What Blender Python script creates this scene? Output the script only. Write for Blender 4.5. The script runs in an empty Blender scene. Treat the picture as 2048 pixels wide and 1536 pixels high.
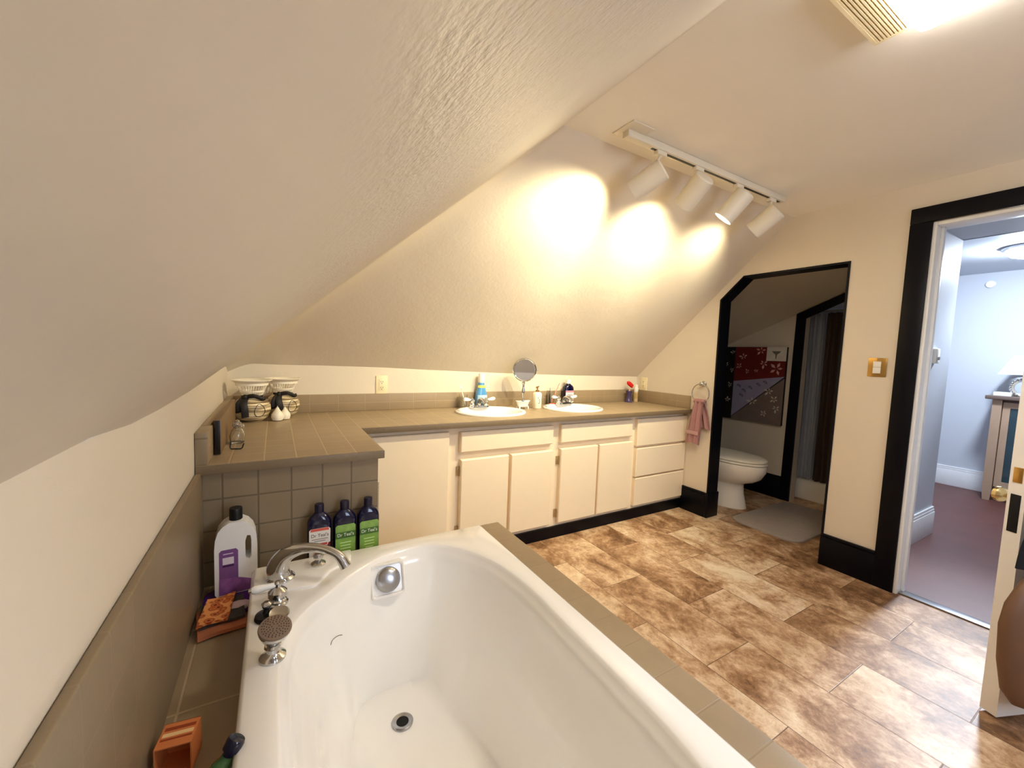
import bpy, bmesh, math, random
from mathutils import Vector, Matrix, noise
random.seed(7)
scene = bpy.context.scene
COL = scene.collection
PI = math.pi

# ------------------------------------------------------------------ camera
F_PX, YAW, PITCH, ROLL, CAM_H = 808.04, -0.5317, -0.0740, 0.0378, 1.2057
def camera_axes():
    cy, sy = math.cos(YAW), math.sin(YAW)
    fwd = Vector((-sy*math.cos(PITCH), cy*math.cos(PITCH), math.sin(PITCH)))
    r0 = Vector((cy, sy, 0)); u0 = r0.cross(fwd)
    c, s = math.cos(ROLL), math.sin(ROLL)
    return c*r0 + s*u0, -s*r0 + c*u0, fwd
_r, _u, _f = camera_axes()
cam_data = bpy.data.cameras.new('camera'); cam = bpy.data.objects.new('camera', cam_data); COL.objects.link(cam)
cam_data.sensor_width = 36.0; cam_data.lens = F_PX*36.0/2048.0
cam_data.clip_start = 0.004; cam_data.clip_end = 60
cam.matrix_world = Matrix(((_r.x, _u.x, -_f.x, 0), (_r.y, _u.y, -_f.y, 0), (_r.z, _u.z, -_f.z, CAM_H), (0, 0, 0, 1)))
scene.camera = cam

# ------------------------------------------------------------------ world, exposure, light levels
world = bpy.data.worlds.new('world'); scene.world = world; world.use_nodes = True
world.node_tree.nodes['Background'].inputs[0].default_value = (0.6, 0.75, 1.0, 1)
world.node_tree.nodes['Background'].inputs[1].default_value = 0.3
scene.view_settings.view_transform = 'Standard'; scene.view_settings.look = 'None'
scene.view_settings.gamma = 1.0; scene.view_settings.use_curve_mapping = False
scene.view_settings.exposure = 1.32
scene.cycles.diffuse_bounces = 8; scene.cycles.max_bounces = 14; scene.cycles.sample_clamp_indirect = 6.0
scene.cycles.use_denoising = True
SPOT_W = (28, 19, 19, 13)               # the four track heads
SPOT_RGB = (1.0, 0.87, 0.57)
LENS_EMIT = 9.0; LENS_W = 2.5; LENS_RGB = (1.0, 0.955, 0.89)
HALL_EMIT = 130.0; HALL_BEAM = 100.0; HALL_RGB = (0.77, 0.87, 1.0)
WINDOW_W = 12.0; WINDOW_RGB = (0.68, 0.80, 1.0)

# ------------------------------------------------------------------ measurements (metres)
XL, XR, YB, YC, ZC = -0.2186, 2.8756, 2.6208, 1.4146, 2.1544
XC = 1.0328; YFRONT = -1.7; WT = 0.11
ZCOUNT = 0.82; YF = 2.0356; YP = 1.5596; XP = 0.3573; YFACE = 2.098

# ------------------------------------------------------------------ materials
def srgb(r, g, b):
    f = lambda c: (c/255/12.92) if c/255 <= 0.04045 else ((c/255+0.055)/1.055)**2.4
    return (f(r), f(g), f(b), 1)
def new_mat(name):
    m = bpy.data.materials.new(name); m.use_nodes = True
    nt = m.node_tree; return m, nt, nt.nodes['Principled BSDF']
def link(nt, a, b): nt.links.new(a, b)
def position(nt, scale=(1, 1, 1), obj=False):
    if obj:
        g = nt.nodes.new('ShaderNodeTexCoord'); out = g.outputs['Object']
    else:
        g = nt.nodes.new('ShaderNodeNewGeometry'); out = g.outputs['Position']
    mp = nt.nodes.new('ShaderNodeMapping'); mp.inputs['Scale'].default_value = scale
    link(nt, out, mp.inputs['Vector']); return mp.outputs['Vector']
def noise_tex(nt, vec, scale, detail=4, rough=0.55, dist=0.0):
    n = nt.nodes.new('ShaderNodeTexNoise'); n.inputs['Scale'].default_value = scale
    n.inputs['Detail'].default_value = detail; n.inputs['Roughness'].default_value = rough
    n.inputs['Distortion'].default_value = dist
    link(nt, vec, n.inputs['Vector']); return n.outputs['Fac']
def mix_col(nt, fac, a, b, mode='MIX'):
    n = nt.nodes.new('ShaderNodeMix'); n.data_type = 'RGBA'; n.blend_type = mode
    for sock, v in ((n.inputs['Factor'], fac), (n.inputs[6], a), (n.inputs[7], b)):
        if hasattr(v, 'is_linked') or hasattr(v, 'links'): link(nt, v, sock)
        else: sock.default_value = v
    return n.outputs[2]
def ramp(nt, fac, stops):
    n = nt.nodes.new('ShaderNodeValToRGB'); e = n.color_ramp.elements
    while len(e) < len(stops): e.new(0.5)
    for el, (p, c) in zip(e, stops): el.position = p; el.color = c
    link(nt, fac, n.inputs['Fac']); return n.outputs['Color']
def math_node(nt, op, a, b=None):
    n = nt.nodes.new('ShaderNodeMath'); n.operation = op
    for i, v in enumerate((a, b)):
        if v is None: continue
        if hasattr(v, 'links'): link(nt, v, n.inputs[i])
        else: n.inputs[i].default_value = v
    return n.outputs[0]
def bump(nt, bsdf, h, strength=0.2, dist=0.01):
    n = nt.nodes.new('ShaderNodeBump'); n.inputs['Strength'].default_value = strength
    n.inputs['Distance'].default_value = dist
    link(nt, h, n.inputs['Height']); link(nt, n.outputs['Normal'], bsdf.inputs['Normal'])
def shade(c, k): return (c[0]*k, c[1]*k, c[2]*k, 1)
def mat(name, c, rough=0.5, metal=0.0, vary=0.05, vscale=25, bmp=0.0, bscale=120, spec=0.5, trans=0.0, coat=0.0, ior=1.45, alpha=1.0):
    m, nt, b = new_mat(name)
    v = position(nt, obj=True)
    f = noise_tex(nt, v, vscale, 3)
    link(nt, mix_col(nt, f, shade(c, 1-vary), shade(c, 1+vary)), b.inputs['Base Color'])
    b.inputs['Roughness'].default_value = rough; b.inputs['Metallic'].default_value = metal
    b.inputs['Specular IOR Level'].default_value = spec
    b.inputs['Transmission Weight'].default_value = trans; b.inputs['IOR'].default_value = ior
    b.inputs['Coat Weight'].default_value = coat; b.inputs['Alpha'].default_value = alpha
    if bmp: bump(nt, b, noise_tex(nt, v, bscale, 3), bmp, 0.004)
    return m
def emit_mat(name, c, strength):
    m, nt, b = new_mat(name)
    b.inputs['Base Color'].default_value = (0.9, 0.9, 0.88, 1)
    b.inputs['Emission Color'].default_value = (*c[:3], 1); b.inputs['Emission Strength'].default_value = strength
    b.inputs['Roughness'].default_value = 0.3
    return m
def plaster(name, c, rough_bump=0.25, lumps=0.15, patch=False, rough=0.55):
    m, nt, b = new_mat(name); v = position(nt)
    n1 = noise_tex(nt, v, 3.0, 3); n2 = noise_tex(nt, v, 70, 4, 0.6); n3 = noise_tex(nt, v, 9, 3, 0.6)
    link(nt, mix_col(nt, n1, shade(c, 0.97), shade(c, 1.03)), b.inputs['Base Color'])
    b.inputs['Roughness'].default_value = rough; b.inputs['Specular IOR Level'].default_value = 0.35
    h = math_node(nt, 'ADD', math_node(nt, 'MULTIPLY', n2, rough_bump), math_node(nt, 'MULTIPLY', n3, lumps*4))
    if patch:   # a skim coat left coarse near the top corner
        stp = math_node(nt, 'ADD', noise_tex(nt, position(nt, (1, 0.8, 1)), 210, 3, 0.5), noise_tex(nt, position(nt, (1, 0.8, 1)), 75, 3, 0.55))
        g = nt.nodes.new('ShaderNodeNewGeometry'); sp = nt.nodes.new('ShaderNodeSeparateXYZ'); link(nt, g.outputs['Position'], sp.inputs[0])
        def edge(a_, b_):
            mr = nt.nodes.new('ShaderNodeMapRange'); mr.inputs[1].default_value = a_; mr.inputs[2].default_value = b_; mr.interpolation_type = 'SMOOTHSTEP'
            link(nt, sp.outputs[0], mr.inputs[0]); return mr.outputs[0]
        msk = math_node(nt, 'MULTIPLY', edge(0.012, 0.10), edge(0.62, 0.26))
        wob = math_node(nt, 'MULTIPLY', msk, noise_tex(nt, v, 11, 2))
        h = math_node(nt, 'ADD', h, math_node(nt, 'MULTIPLY', math_node(nt, 'MULTIPLY', wob, stp), 1.5))
    bump(nt, b, h, 0.5, 0.006)
    return m
def tile_mat(name, ca, cb, grout, u, v, off, size, gw=0.0035, rough=0.42, lift=1.0):
    """square tiles with grout; u, v name the two world axes the grid runs along"""
    m, nt, b = new_mat(name)
    g = nt.nodes.new('ShaderNodeNewGeometry'); sp = nt.nodes.new('ShaderNodeSeparateXYZ')
    link(nt, g.outputs['Position'], sp.inputs[0])
    ds, cells = [], []
    for ax, o, s in ((u, off[0], size[0]), (v, off[1], size[1])):
        t = math_node(nt, 'DIVIDE', math_node(nt, 'SUBTRACT', sp.outputs[ax], o), s)
        cells.append(math_node(nt, 'FLOOR', t))
        fr = math_node(nt, 'FRACT', t)
        ds.append(math_node(nt, 'MULTIPLY', math_node(nt, 'MINIMUM', fr, math_node(nt, 'SUBTRACT', 1.0, fr)), s))
    d = math_node(nt, 'MINIMUM', ds[0], ds[1])
    mr = nt.nodes.new('ShaderNodeMapRange'); mr.inputs[1].default_value = gw*0.5; mr.inputs[2].default_value = gw*1.1
    link(nt, d, mr.inputs[0])
    cx = nt.nodes.new('ShaderNodeCombineXYZ'); link(nt, cells[0], cx.inputs[0]); link(nt, cells[1], cx.inputs[1])
    wn = nt.nodes.new('ShaderNodeTexWhiteNoise'); wn.noise_dimensions = '3D'; link(nt, cx.outputs[0], wn.inputs['Vector'])
    vec = position(nt)
    speck = noise_tex(nt, vec, 260, 3, 0.6); cloud = noise_tex(nt, vec, 14, 3)
    base = mix_col(nt, cloud, ca, cb)
    base = mix_col(nt, math_node(nt, 'MULTIPLY', wn.outputs['Value'], 0.35), base, shade(cb, 1.12))
    base = mix_col(nt, math_node(nt, 'MULTIPLY', speck, 0.30), base, shade(ca, 0.6))
    link(nt, mix_col(nt, mr.outputs[0], grout, base), b.inputs['Base Color'])
    b.inputs['Roughness'].default_value = rough
    hh = math_node(nt, 'ADD', mr.outputs[0], math_node(nt, 'MULTIPLY', speck, 0.25))
    bump(nt, b, hh, 0.35*lift, 0.002)
    return m
def floor_mat():
    m, nt, b = new_mat('vinyl_stone_tile')
    g = nt.nodes.new('ShaderNodeNewGeometry'); sp = nt.nodes.new('ShaderNodeSeparateXYZ')
    link(nt, g.outputs['Position'], sp.inputs[0])
    W, L = 0.2925, 0.594
    tx = math_node(nt, 'DIVIDE', math_node(nt, 'SUBTRACT', sp.outputs[0], 1.473), W)
    ix = math_node(nt, 'FLOOR', tx); fx = math_node(nt, 'FRACT', tx)
    par = math_node(nt, 'MODULO', math_node(nt, 'ADD', ix, 100), 2.0)
    ty = math_node(nt, 'DIVIDE', math_node(nt, 'SUBTRACT', sp.outputs[1], 0.303), L)
    ty = math_node(nt, 'ADD', ty, math_node(nt, 'MULTIPLY', par, 0.5))
    iy = math_node(nt, 'FLOOR', ty); fy = math_node(nt, 'FRACT', ty)
    dx = math_node(nt, 'MULTIPLY', math_node(nt, 'MINIMUM', fx, math_node(nt, 'SUBTRACT', 1, fx)), W)
    dy = math_node(nt, 'MULTIPLY', math_node(nt, 'MINIMUM', fy, math_node(nt, 'SUBTRACT', 1, fy)), L)
    d = math_node(nt, 'MINIMUM', dx, dy)
    cx = nt.nodes.new('ShaderNodeCombineXYZ'); link(nt, ix, cx.inputs[0]); link(nt, iy, cx.inputs[1])
    wn = nt.nodes.new('ShaderNodeTexWhiteNoise'); wn.noise_dimensions = '3D'; link(nt, cx.outputs[0], wn.inputs['Vector'])
    sc = nt.nodes.new('ShaderNodeVectorMath'); sc.operation = 'SCALE'; sc.inputs['Scale'].default_value = 7.0
    link(nt, wn.outputs['Color'], sc.inputs[0])
    mp = nt.nodes.new('ShaderNodeMapping'); mp.inputs['Scale'].default_value = (1.15, 0.95, 1)
    link(nt, g.outputs['Position'], mp.inputs['Vector'])
    ad = nt.nodes.new('ShaderNodeVectorMath'); link(nt, mp.outputs['Vector'], ad.inputs[0]); link(nt, sc.outputs[0], ad.inputs[1])
    big = noise_tex(nt, ad.outputs[0], 4.2, 8, 0.66, 0.5)
    fine = noise_tex(nt, ad.outputs[0], 19, 7, 0.75, 0.6)
    vein = noise_tex(nt, ad.outputs[0], 52, 5, 0.7, 1.0)
    t = math_node(nt, 'ADD', math_node(nt, 'MULTIPLY', big, 0.60), math_node(nt, 'ADD', math_node(nt, 'MULTIPLY', fine, 0.26), math_node(nt, 'MULTIPLY', vein, 0.14)))
    t = math_node(nt, 'ADD', t, math_node(nt, 'MULTIPLY', math_node(nt, 'SUBTRACT', wn.outputs['Value'], 0.5), 0.10))
    col = ramp(nt, t, [(0.385, srgb(112, 80, 54)), (0.455, srgb(160, 122, 88)), (0.51, srgb(194, 160, 126)), (0.555, srgb(218, 190, 156)), (0.63, srgb(238, 220, 192))])
    mr = nt.nodes.new('ShaderNodeMapRange'); mr.inputs[1].default_value = 0.0006; mr.inputs[2].default_value = 0.0022
    link(nt, d, mr.inputs[0])
    link(nt, mix_col(nt, mr.outputs[0], srgb(110, 80, 54), col), b.inputs['Base Color'])
    b.inputs['Roughness'].default_value = 0.42; b.inputs['Specular IOR Level'].default_value = 0.4
    bump(nt, b, math_node(nt, 'ADD', mr.outputs[0], math_node(nt, 'MULTIPLY', fine, 0.8)), 0.25, 0.002)
    return m

CREAM = srgb(223, 212, 193)
M = {}
M['wall'] = plaster('cream_wall_paint', CREAM, 0.15, 0.10)
M['slope'] = plaster('slope_plaster_paint', CREAM, 0.22, 0.16, rough=0.5)
M['slope_rough'] = plaster('coarse_plaster_paint', srgb(214, 204, 188), 0.05, 0.12, patch=True, rough=0.36)
M['ceiling'] = plaster('ceiling_paint', srgb(242, 236, 224), 0.12, 0.06)
M['hall_wall'] = plaster('hall_wall_paint', srgb(200, 206, 216), 0.08, 0.03)
M['toilet_wall'] = plaster('toilet_wall_paint', srgb(205, 198, 186), 0.1, 0.05)
M['white_trim'] = mat('white_trim_paint', srgb(236, 238, 240), 0.35)
M['black_trim'] = mat('black_trim_paint', srgb(6, 6, 14), 0.38, vary=0.25, vscale=14, bmp=0.05, spec=0.22)
TA, TB, TG = srgb(150, 130, 102), srgb(166, 146, 116), srgb(176, 156, 125)
M['tile_top'] = tile_mat('grey_brown_tile_top', TA, TB, TG, 0, 1, (-0.13, 1.569), (0.0975, 0.1045), 0.003)
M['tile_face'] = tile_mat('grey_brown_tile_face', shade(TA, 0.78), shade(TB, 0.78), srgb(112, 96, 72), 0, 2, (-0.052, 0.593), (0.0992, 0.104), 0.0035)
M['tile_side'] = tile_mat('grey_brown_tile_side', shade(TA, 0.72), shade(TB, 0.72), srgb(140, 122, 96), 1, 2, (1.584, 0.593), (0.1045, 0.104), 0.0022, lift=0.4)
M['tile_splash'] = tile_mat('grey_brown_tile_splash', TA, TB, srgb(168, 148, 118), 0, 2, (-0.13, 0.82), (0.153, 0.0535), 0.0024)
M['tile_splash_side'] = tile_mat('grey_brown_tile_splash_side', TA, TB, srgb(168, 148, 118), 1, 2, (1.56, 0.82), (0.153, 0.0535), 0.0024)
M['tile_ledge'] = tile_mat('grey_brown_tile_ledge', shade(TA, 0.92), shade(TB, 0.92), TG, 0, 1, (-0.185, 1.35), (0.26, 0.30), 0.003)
M['tile_strip'] = tile_mat('grey_brown_tile_strip', TA, TB, srgb(150, 130, 100), 0, 1, (0.71, 1.40), (0.2, 0.1045), 0.0022)
M['cabinet'] = mat('cream_cabinet_paint', srgb(240, 224, 196), 0.38, vary=0.02, bmp=0.02)
M['tub'] = mat('white_acrylic', srgb(250, 248, 243), 0.16, vary=0.01, coat=0.4)
M['porcelain'] = mat('white_porcelain', srgb(247, 246, 242), 0.10, vary=0.01, coat=0.5)
M['chrome'] = mat('chrome', srgb(205, 205, 205), 0.10, 1.0, vary=0.02)
M['chrome_soft'] = mat('brushed_chrome', srgb(175, 175, 178), 0.28, 1.0, vary=0.03)
M['hinge'] = mat('worn_hinge_metal', srgb(176, 152, 110), 0.45, 0.6, vary=0.3)
M['brass'] = mat('brass', srgb(196, 158, 92), 0.28, 1.0, vary=0.06)
M['black_plastic'] = mat('black_plastic', srgb(14, 14, 15), 0.35)
M['black_hole'] = mat('dark_cavity', srgb(8, 8, 9), 0.8)
M['white_plastic'] = mat('white_plastic', srgb(240, 238, 230), 0.35)
M['ivory_plastic'] = mat('ivory_plastic', srgb(240, 226, 188), 0.4)
M['can'] = mat('cream_enamel', srgb(226, 216, 194), 0.35, vary=0.02)
M['floor'] = floor_mat()
M['mirror'] = mat('mirror_glass', srgb(235, 238, 242), 0.03, 1.0, vary=0.0)
M['glass'] = mat('clear_glass', (0.95, 0.97, 0.97, 1), 0.02, vary=0.0, trans=1.0, ior=1.45)
M['navy'] = mat('navy_translucent_plastic', srgb(10, 7, 46), 0.12, vary=0.1, coat=0.25)

# ------------------------------------------------------------------ mesh helpers
def finish(bm, ang=34):
    bmesh.ops.recalc_face_normals(bm, faces=bm.faces[:])
    lim = math.radians(ang)
    for f in bm.faces: f.smooth = True
    for e in bm.edges:
        e.smooth = not (len(e.link_faces) == 2 and e.calc_face_angle(0) > lim)
def obj(name, bm, m, parent=None, loc=(0, 0, 0), ang=34, keep_normals=False):
    if not keep_normals: finish(bm, ang)
    me = bpy.data.meshes.new(name); bm.to_mesh(me); bm.free()
    for mm in (m if isinstance(m, (list, tuple)) else [m]): me.materials.append(mm)
    o = bpy.data.objects.new(name, me); COL.objects.link(o); o.location = loc
    if parent is not None: o.parent = parent
    return o
def tag(o, label, cat, group=None, kind=None):
    o['label'] = label; o['category'] = cat
    if group: o['group'] = group
    if kind: o['kind'] = kind
    return o
def thing(name, label, cat, loc=(0, 0, 0), rotz=0.0, group=None, kind=None):
    o = bpy.data.objects.new(name, None); COL.objects.link(o); o.empty_display_size = 0.05
    o.location = loc; o.rotation_euler = (0, 0, rotz)
    return tag(o, label, cat, group, kind)
def structure(o, label, cat): return tag(o, label, cat, None, 'structure')
def BM(): return bmesh.new()
def bx(bm, lo, hi, bev=0.0, seg=2, rot=None, mi=0):
    lo, hi = Vector(lo), Vector(hi); c = (lo+hi)/2; s = hi-lo
    r = bmesh.ops.create_cube(bm, size=1.0); vs = r['verts']
    bmesh.ops.scale(bm, vec=s, verts=vs)
    if bev:
        es = list({e for v in vs for e in v.link_edges})
        rb = bmesh.ops.bevel(bm, geom=es, offset=bev, segments=seg, profile=0.5, affect='EDGES')
        vs = list({v for f in rb['faces'] for v in f.verts} | {v for v in vs if v.is_valid})
        vs = connected(vs)
    if rot is not None: bmesh.ops.rotate(bm, cent=(0, 0, 0), matrix=rot, verts=vs)
    bmesh.ops.translate(bm, vec=c, verts=vs)
    if mi:
        for f in {f for v in vs for f in v.link_faces}: f.material_index = mi
    return vs
def connected(vs):
    seen, stack = set(vs), list(vs)
    while stack:
        v = stack.pop()
        for e in v.link_edges:
            w = e.other_vert(v)
            if w not in seen: seen.add(w); stack.append(w)
    return list(seen)
def loft(bm, rings, cap0=False, cap1=False, closed=True, mi=0):
    vr = [[bm.verts.new(p) for p in r] for r in rings]; n = len(vr[0]); fs = []
    for a, b in zip(vr, vr[1:]):
        for i in range(n if closed else n-1):
            j = (i+1) % n
            fs.append(bm.faces.new((a[i], a[j], b[j], b[i])))
    if cap0: fs.append(bm.faces.new(list(reversed(vr[0]))))
    if cap1: fs.append(bm.faces.new(vr[-1]))
    for f in fs: f.material_index = mi
    return vr
def frame(d):
    d = Vector(d).normalized(); a = Vector((0, 0, 1)) if abs(d.z) < 0.95 else Vector((1, 0, 0))
    x = a.cross(d).normalized(); return x, d.cross(x), d
def lathe(bm, prof, base=(0, 0, 0), axis=(0, 0, 1), n=28, cap0=True, cap1=True, mi=0):
    """prof: list of (radius, height) along the axis"""
    x, y, d = frame(axis); base = Vector(base)
    rings = [[base + d*h + (x*math.cos(2*PI*i/n) + y*math.sin(2*PI*i/n))*max(r, 1e-4) for i in range(n)] for r, h in prof]
    return loft(bm, rings, cap0, cap1, mi=mi)
def smooth_path(pts, k=6):
    pts = [Vector(p) for p in pts]; out = []
    for i in range(len(pts)-1):
        p0 = pts[max(i-1, 0)]; p1, p2 = pts[i], pts[i+1]; p3 = pts[min(i+2, len(pts)-1)]
        for j in range(k):
            t = j/k
            out.append(0.5*((2*p1) + (p2-p0)*t + (2*p0-5*p1+4*p2-p3)*t*t + (3*p1-p0-3*p2+p3)*t**3))
    out.append(pts[-1]); return out
def tube(bm, pts, r, n=12, sx=1.0, cap=True, up=None, mi=0):
    """r: number or list of radii; sx widens the section sideways"""
    pts = [Vector(p) for p in pts]
    rr = r if isinstance(r, (list, tuple)) else [r]*len(pts)
    rings = []; prev = None
    for i, p in enumerate(pts):
        d = (pts[min(i+1, len(pts)-1)] - pts[max(i-1, 0)]).normalized()
        if prev is None:
            x, y, _ = frame(d) if up is None else ((Vector(up).cross(d)).normalized(), None, None)
            y = d.cross(x)
        else:
            x = (prev - d*prev.dot(d)).normalized(); y = d.cross(x)
        prev = x
        rings.append([p + (x*math.cos(2*PI*k/n)*sx + y*math.sin(2*PI*k/n))*rr[i] for k in range(n)])
    return loft(bm, rings, cap, cap, mi=mi)
def lerp_list(vals, n):
    out = []
    for i in range(n):
        t = i/(n-1)*(len(vals)-1); a = int(min(t, len(vals)-2)); out.append(vals[a]+(vals[a+1]-vals[a])*(t-a))
    return out
def rrect(w, h, r, n=5):
    pts = []
    for cx, cy, a0 in ((w/2-r, h/2-r, 0), (-w/2+r, h/2-r, 90), (-w/2+r, -h/2+r, 180), (w/2-r, -h/2+r, 270)):
        for k in range(n+1):
            a = math.radians(a0+90*k/n); pts.append((cx+r*math.cos(a), cy+r*math.sin(a)))
    return pts
def ellipse(a, b, n=48): return [(a*math.cos(2*PI*i/n), b*math.sin(2*PI*i/n)) for i in range(n)]
def plate(bm, loops, to3, thick, bev=0.0, mi=0):
    """a flat shape (first loop outer, the rest holes) given thickness; to3(u, v, t)"""
    def ring(l, t): return [bm.verts.new(to3(u, v, t)) for u, v in l]
    for t0, t1 in ((0.0, thick),):
        bot = [ring(l, t0) for l in loops]; top = [ring(l, t1) for l in loops]
        newf = []
        for R in (bot, top):
            es = []
            for r in R:
                for i in range(len(r)): es.append(bm.edges.new((r[i], r[(i+1) % len(r)])))
            newf += [g for g in bmesh.ops.triangle_fill(bm, use_beauty=True, use_dissolve=False, edges=es)['geom'] if isinstance(g, bmesh.types.BMFace)]
        for a, b in zip(bot, top):
            for i in range(len(a)):
                j = (i+1) % len(a); newf.append(bm.faces.new((a[i], a[j], b[j], b[i])))
        for f in newf: f.material_index = mi
def prism(bm, poly, to3, thick, mi=0): plate(bm, [poly], to3, thick, mi=mi)
def text(name, body, size, m, parent, loc, rot, extrude=0.0003, align='CENTER', sx=1.0):
    c = bpy.data.curves.new(name, 'FONT'); c.body = body; c.size = size; c.extrude = extrude
    c.align_x = align; c.align_y = 'CENTER'; c.materials.append(m)
    tmp = bpy.data.objects.new(name, c); COL.objects.link(tmp); bpy.context.view_layer.update()
    me = bpy.data.meshes.new_from_object(tmp.evaluated_get(bpy.context.evaluated_depsgraph_get())); bpy.data.objects.remove(tmp)
    o = bpy.data.objects.new(name, me); COL.objects.link(o); o.parent = parent
    o.location = loc; o.rotation_euler = rot; o.scale = (sx, 1, 1); return o
def interp(tab, x):
    if x <= tab[0][0]: return tab[0][1]
    for (a, va), (b, vb) in zip(tab, tab[1:]):
        if x <= b: return va+(vb-va)*(x-a)/(b-a)
    return tab[-1][1]

# ------------------------------------------------------------------ room shell
ZKB = [(-0.22, 1.078), (-0.163, 1.095), (-0.118, 1.101), (0.024, 1.096), (0.228, 1.096), (0.571, 1.090), (0.898, 1.078), (1.435, 1.062), (2.144, 1.048), (2.9, 1.042)]
ZKL = [(-1.8, 1.07), (0.55, 1.069), (0.76, 1.070), (0.935, 1.058), (1.148, 1.056), (1.513, 1.060), (2.02, 1.080), (2.569, 1.088), (2.63, 1.078)]
def slope_left_z(x, y): z0 = interp(ZKL, y); return z0 + (ZC-z0)*(x-XL)/(XC-XL)
def slope_back_z(x, y): z0 = interp(ZKB, x); return z0 + (ZC-z0)*(YB-y)/(YB-YC)
def smin(a, b, k):
    h = max(k-abs(a-b), 0)/k; return min(a, b)-h*h*k*0.25
def grid_lines(a, b, step, extra):
    n = int(round((b-a)/step)); g = [a+(b-a)*i/n for i in range(n+1)]
    for e in extra:
        i = min(range(len(g)), key=lambda q: abs(g[q]-e)); g[i] = e
    return g
def build_slopes():
    xs = grid_lines(XL, XR, 0.02, (XC,)); ys = grid_lines(YFRONT, YB, 0.02, (YC,))
    K = 0.10
    def z_of(x, y):
        a, b = slope_left_z(x, y), slope_back_z(x, y)
        z = smin(a, b, K*max(0.001, min(1.0, (ZC-min(a, b))/0.22)))
        if x > XL+0.03 and y < YB-0.03:   # hand-trowelled waviness
            w = max(0, min(1, (x-XL)*4, (YB-y)*4, (ZC-min(a, b))*5))
            z += w*0.006*noise.noise(Vector((x*3.1, y*2.7, 0.4)))
        return min(z, ZC)
    bl, bb = BM(), BM(); vl, vb = {}, {}
    def gv(bm, d, i, j):
        if (i, j) not in d: d[(i, j)] = bm.verts.new((xs[i], ys[j], z_of(xs[i], ys[j])))
        return d[(i, j)]
    for i in range(len(xs)-1):
        for j in range(len(ys)-1):
            cx, cy = (xs[i]+xs[i+1])/2, (ys[j]+ys[j+1])/2
            a, b = slope_left_z(cx, cy), slope_back_z(cx, cy)
            if a >= ZC-1e-6 and b >= ZC-1e-6: continue
            bm, d = (bl, vl) if a < b-K*1.1 else (bb, vb)
            bm.faces.new([gv(bm, d, i, j), gv(bm, d, i, j+1), gv(bm, d, i+1, j+1), gv(bm, d, i+1, j)])
    for bm in (bl, bb):
        for f in bm.faces: f.smooth = True
    structure(obj('wall_left_slope', bl, M['slope_rough'], keep_normals=True), 'wide sloping plaster ceiling above the tub on the left', 'sloped ceiling')
    structure(obj('wall_back_slope', bb, M['slope'], keep_normals=True), 'sloping plaster wall above the vanity lit by the spotlights', 'sloped ceiling')
build_slopes()
bm = BM(); bx(bm, (XC, YFRONT, ZC), (XR+0.02, YC, ZC+0.05))
structure(obj('ceiling', bm, M['ceiling']), 'flat cream ceiling between the slopes', 'ceiling')
bm = BM(); bx(bm, (XL-0.1, YFRONT-0.1, -0.06), (2.93, YB+0.1, 0.0)); bx(bm, (2.93, 0.93, -0.06), (4.3, YB+0.1, 0.0))
structure(obj('floor', bm, M['floor']), 'brown mottled stone-look tile floor', 'floor')
bm = BM(); bx(bm, (2.93, -1.8, -0.06), (6.4, 0.93, 0.0)); bx(bm, (4.3, 0.93, -0.06), (6.4, 3.0, 0.0))
M['hall_floor'] = mat('dark_red_brown_wood', srgb(96, 58, 52), 0.45, vary=0.25, vscale=6, bmp=0.05)
structure(obj('floor_hall', bm, M['hall_floor']), 'dark reddish brown floor of the room beyond the door', 'floor')
# kneewalls
def wall_strip(tab, to3):
    bm = BM(); top0, top1, b0, b1 = [], [], [], []
    for s, z in tab:
        b0.append(bm.verts.new(to3(s, 0, 0))); top0.append(bm.verts.new(to3(s, z, 0)))
        b1.append(bm.verts.new(to3(s, 0, 0.1))); top1.append(bm.verts.new(to3(s, z, 0.1)))
    for i in range(len(tab)-1):
        bm.faces.new((b0[i], b0[i+1], top0[i+1], top0[i])); bm.faces.new((b1[i], b1[i+1], top1[i+1], top1[i]))
        bm.faces.new((top0[i], top0[i+1], top1[i+1], top1[i]))
    return bm
def resample(tab, n=60):
    a, b = tab[0][0], tab[-1][0]; return [(a+(b-a)*i/n, interp(tab, a+(b-a)*i/n)) for i in range(n+1)]
structure(obj('wall_back', wall_strip(resample(ZKB), lambda s, z, t: (s, YB+t, z)), M['wall']), 'low cream wall behind the vanity counter', 'wall')
structure(obj('wall_left', wall_strip(resample([(YFRONT-0.1, 1.07)]+ZKL[1:]), lambda s, z, t: (XL-t, s, z)), M['wall']), 'low cream wall beside the tub', 'wall')
# right wall with the arch and the door opening
ARCH = [(1.857, 0), (1.863, 1.667), (1.699, 1.821), (1.077, 1.816), (1.083, 0)]
DOOR_Y0, DOOR_Y1, DOOR_H = -0.035, 0.747, 1.946
outline = [(YB+0.1, 0)] + ARCH + [(DOOR_Y1, 0), (DOOR_Y1, DOOR_H), (DOOR_Y0, DOOR_H), (DOOR_Y0, 0), (YFRONT-0.1, 0), (YFRONT-0.1, 2.4), (YB+0.1, 2.4)]
bm = BM(); prism(bm, outline, lambda u, v, t: (XR+t, u, v), WT)
structure(obj('wall_right', bm, M['wall']), 'cream wall with the toilet opening and the doorway', 'wall')
bm = BM()
WX0, WX1, WZ0, WZ1 = 0.9, 1.8, 0.95, 1.95
plate(bm, [[(XL-0.1, 0), (XR+WT, 0), (XR+WT, 2.4), (XL-0.1, 2.4)], [(WX0, WZ0), (WX0, WZ1), (WX1, WZ1), (WX1, WZ0)]], lambda u, v, t: (u, YFRONT-t, v), 0.1)
structure(obj('wall_front', bm, M['wall']), 'cream wall with a window behind the viewer', 'wall')
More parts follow.
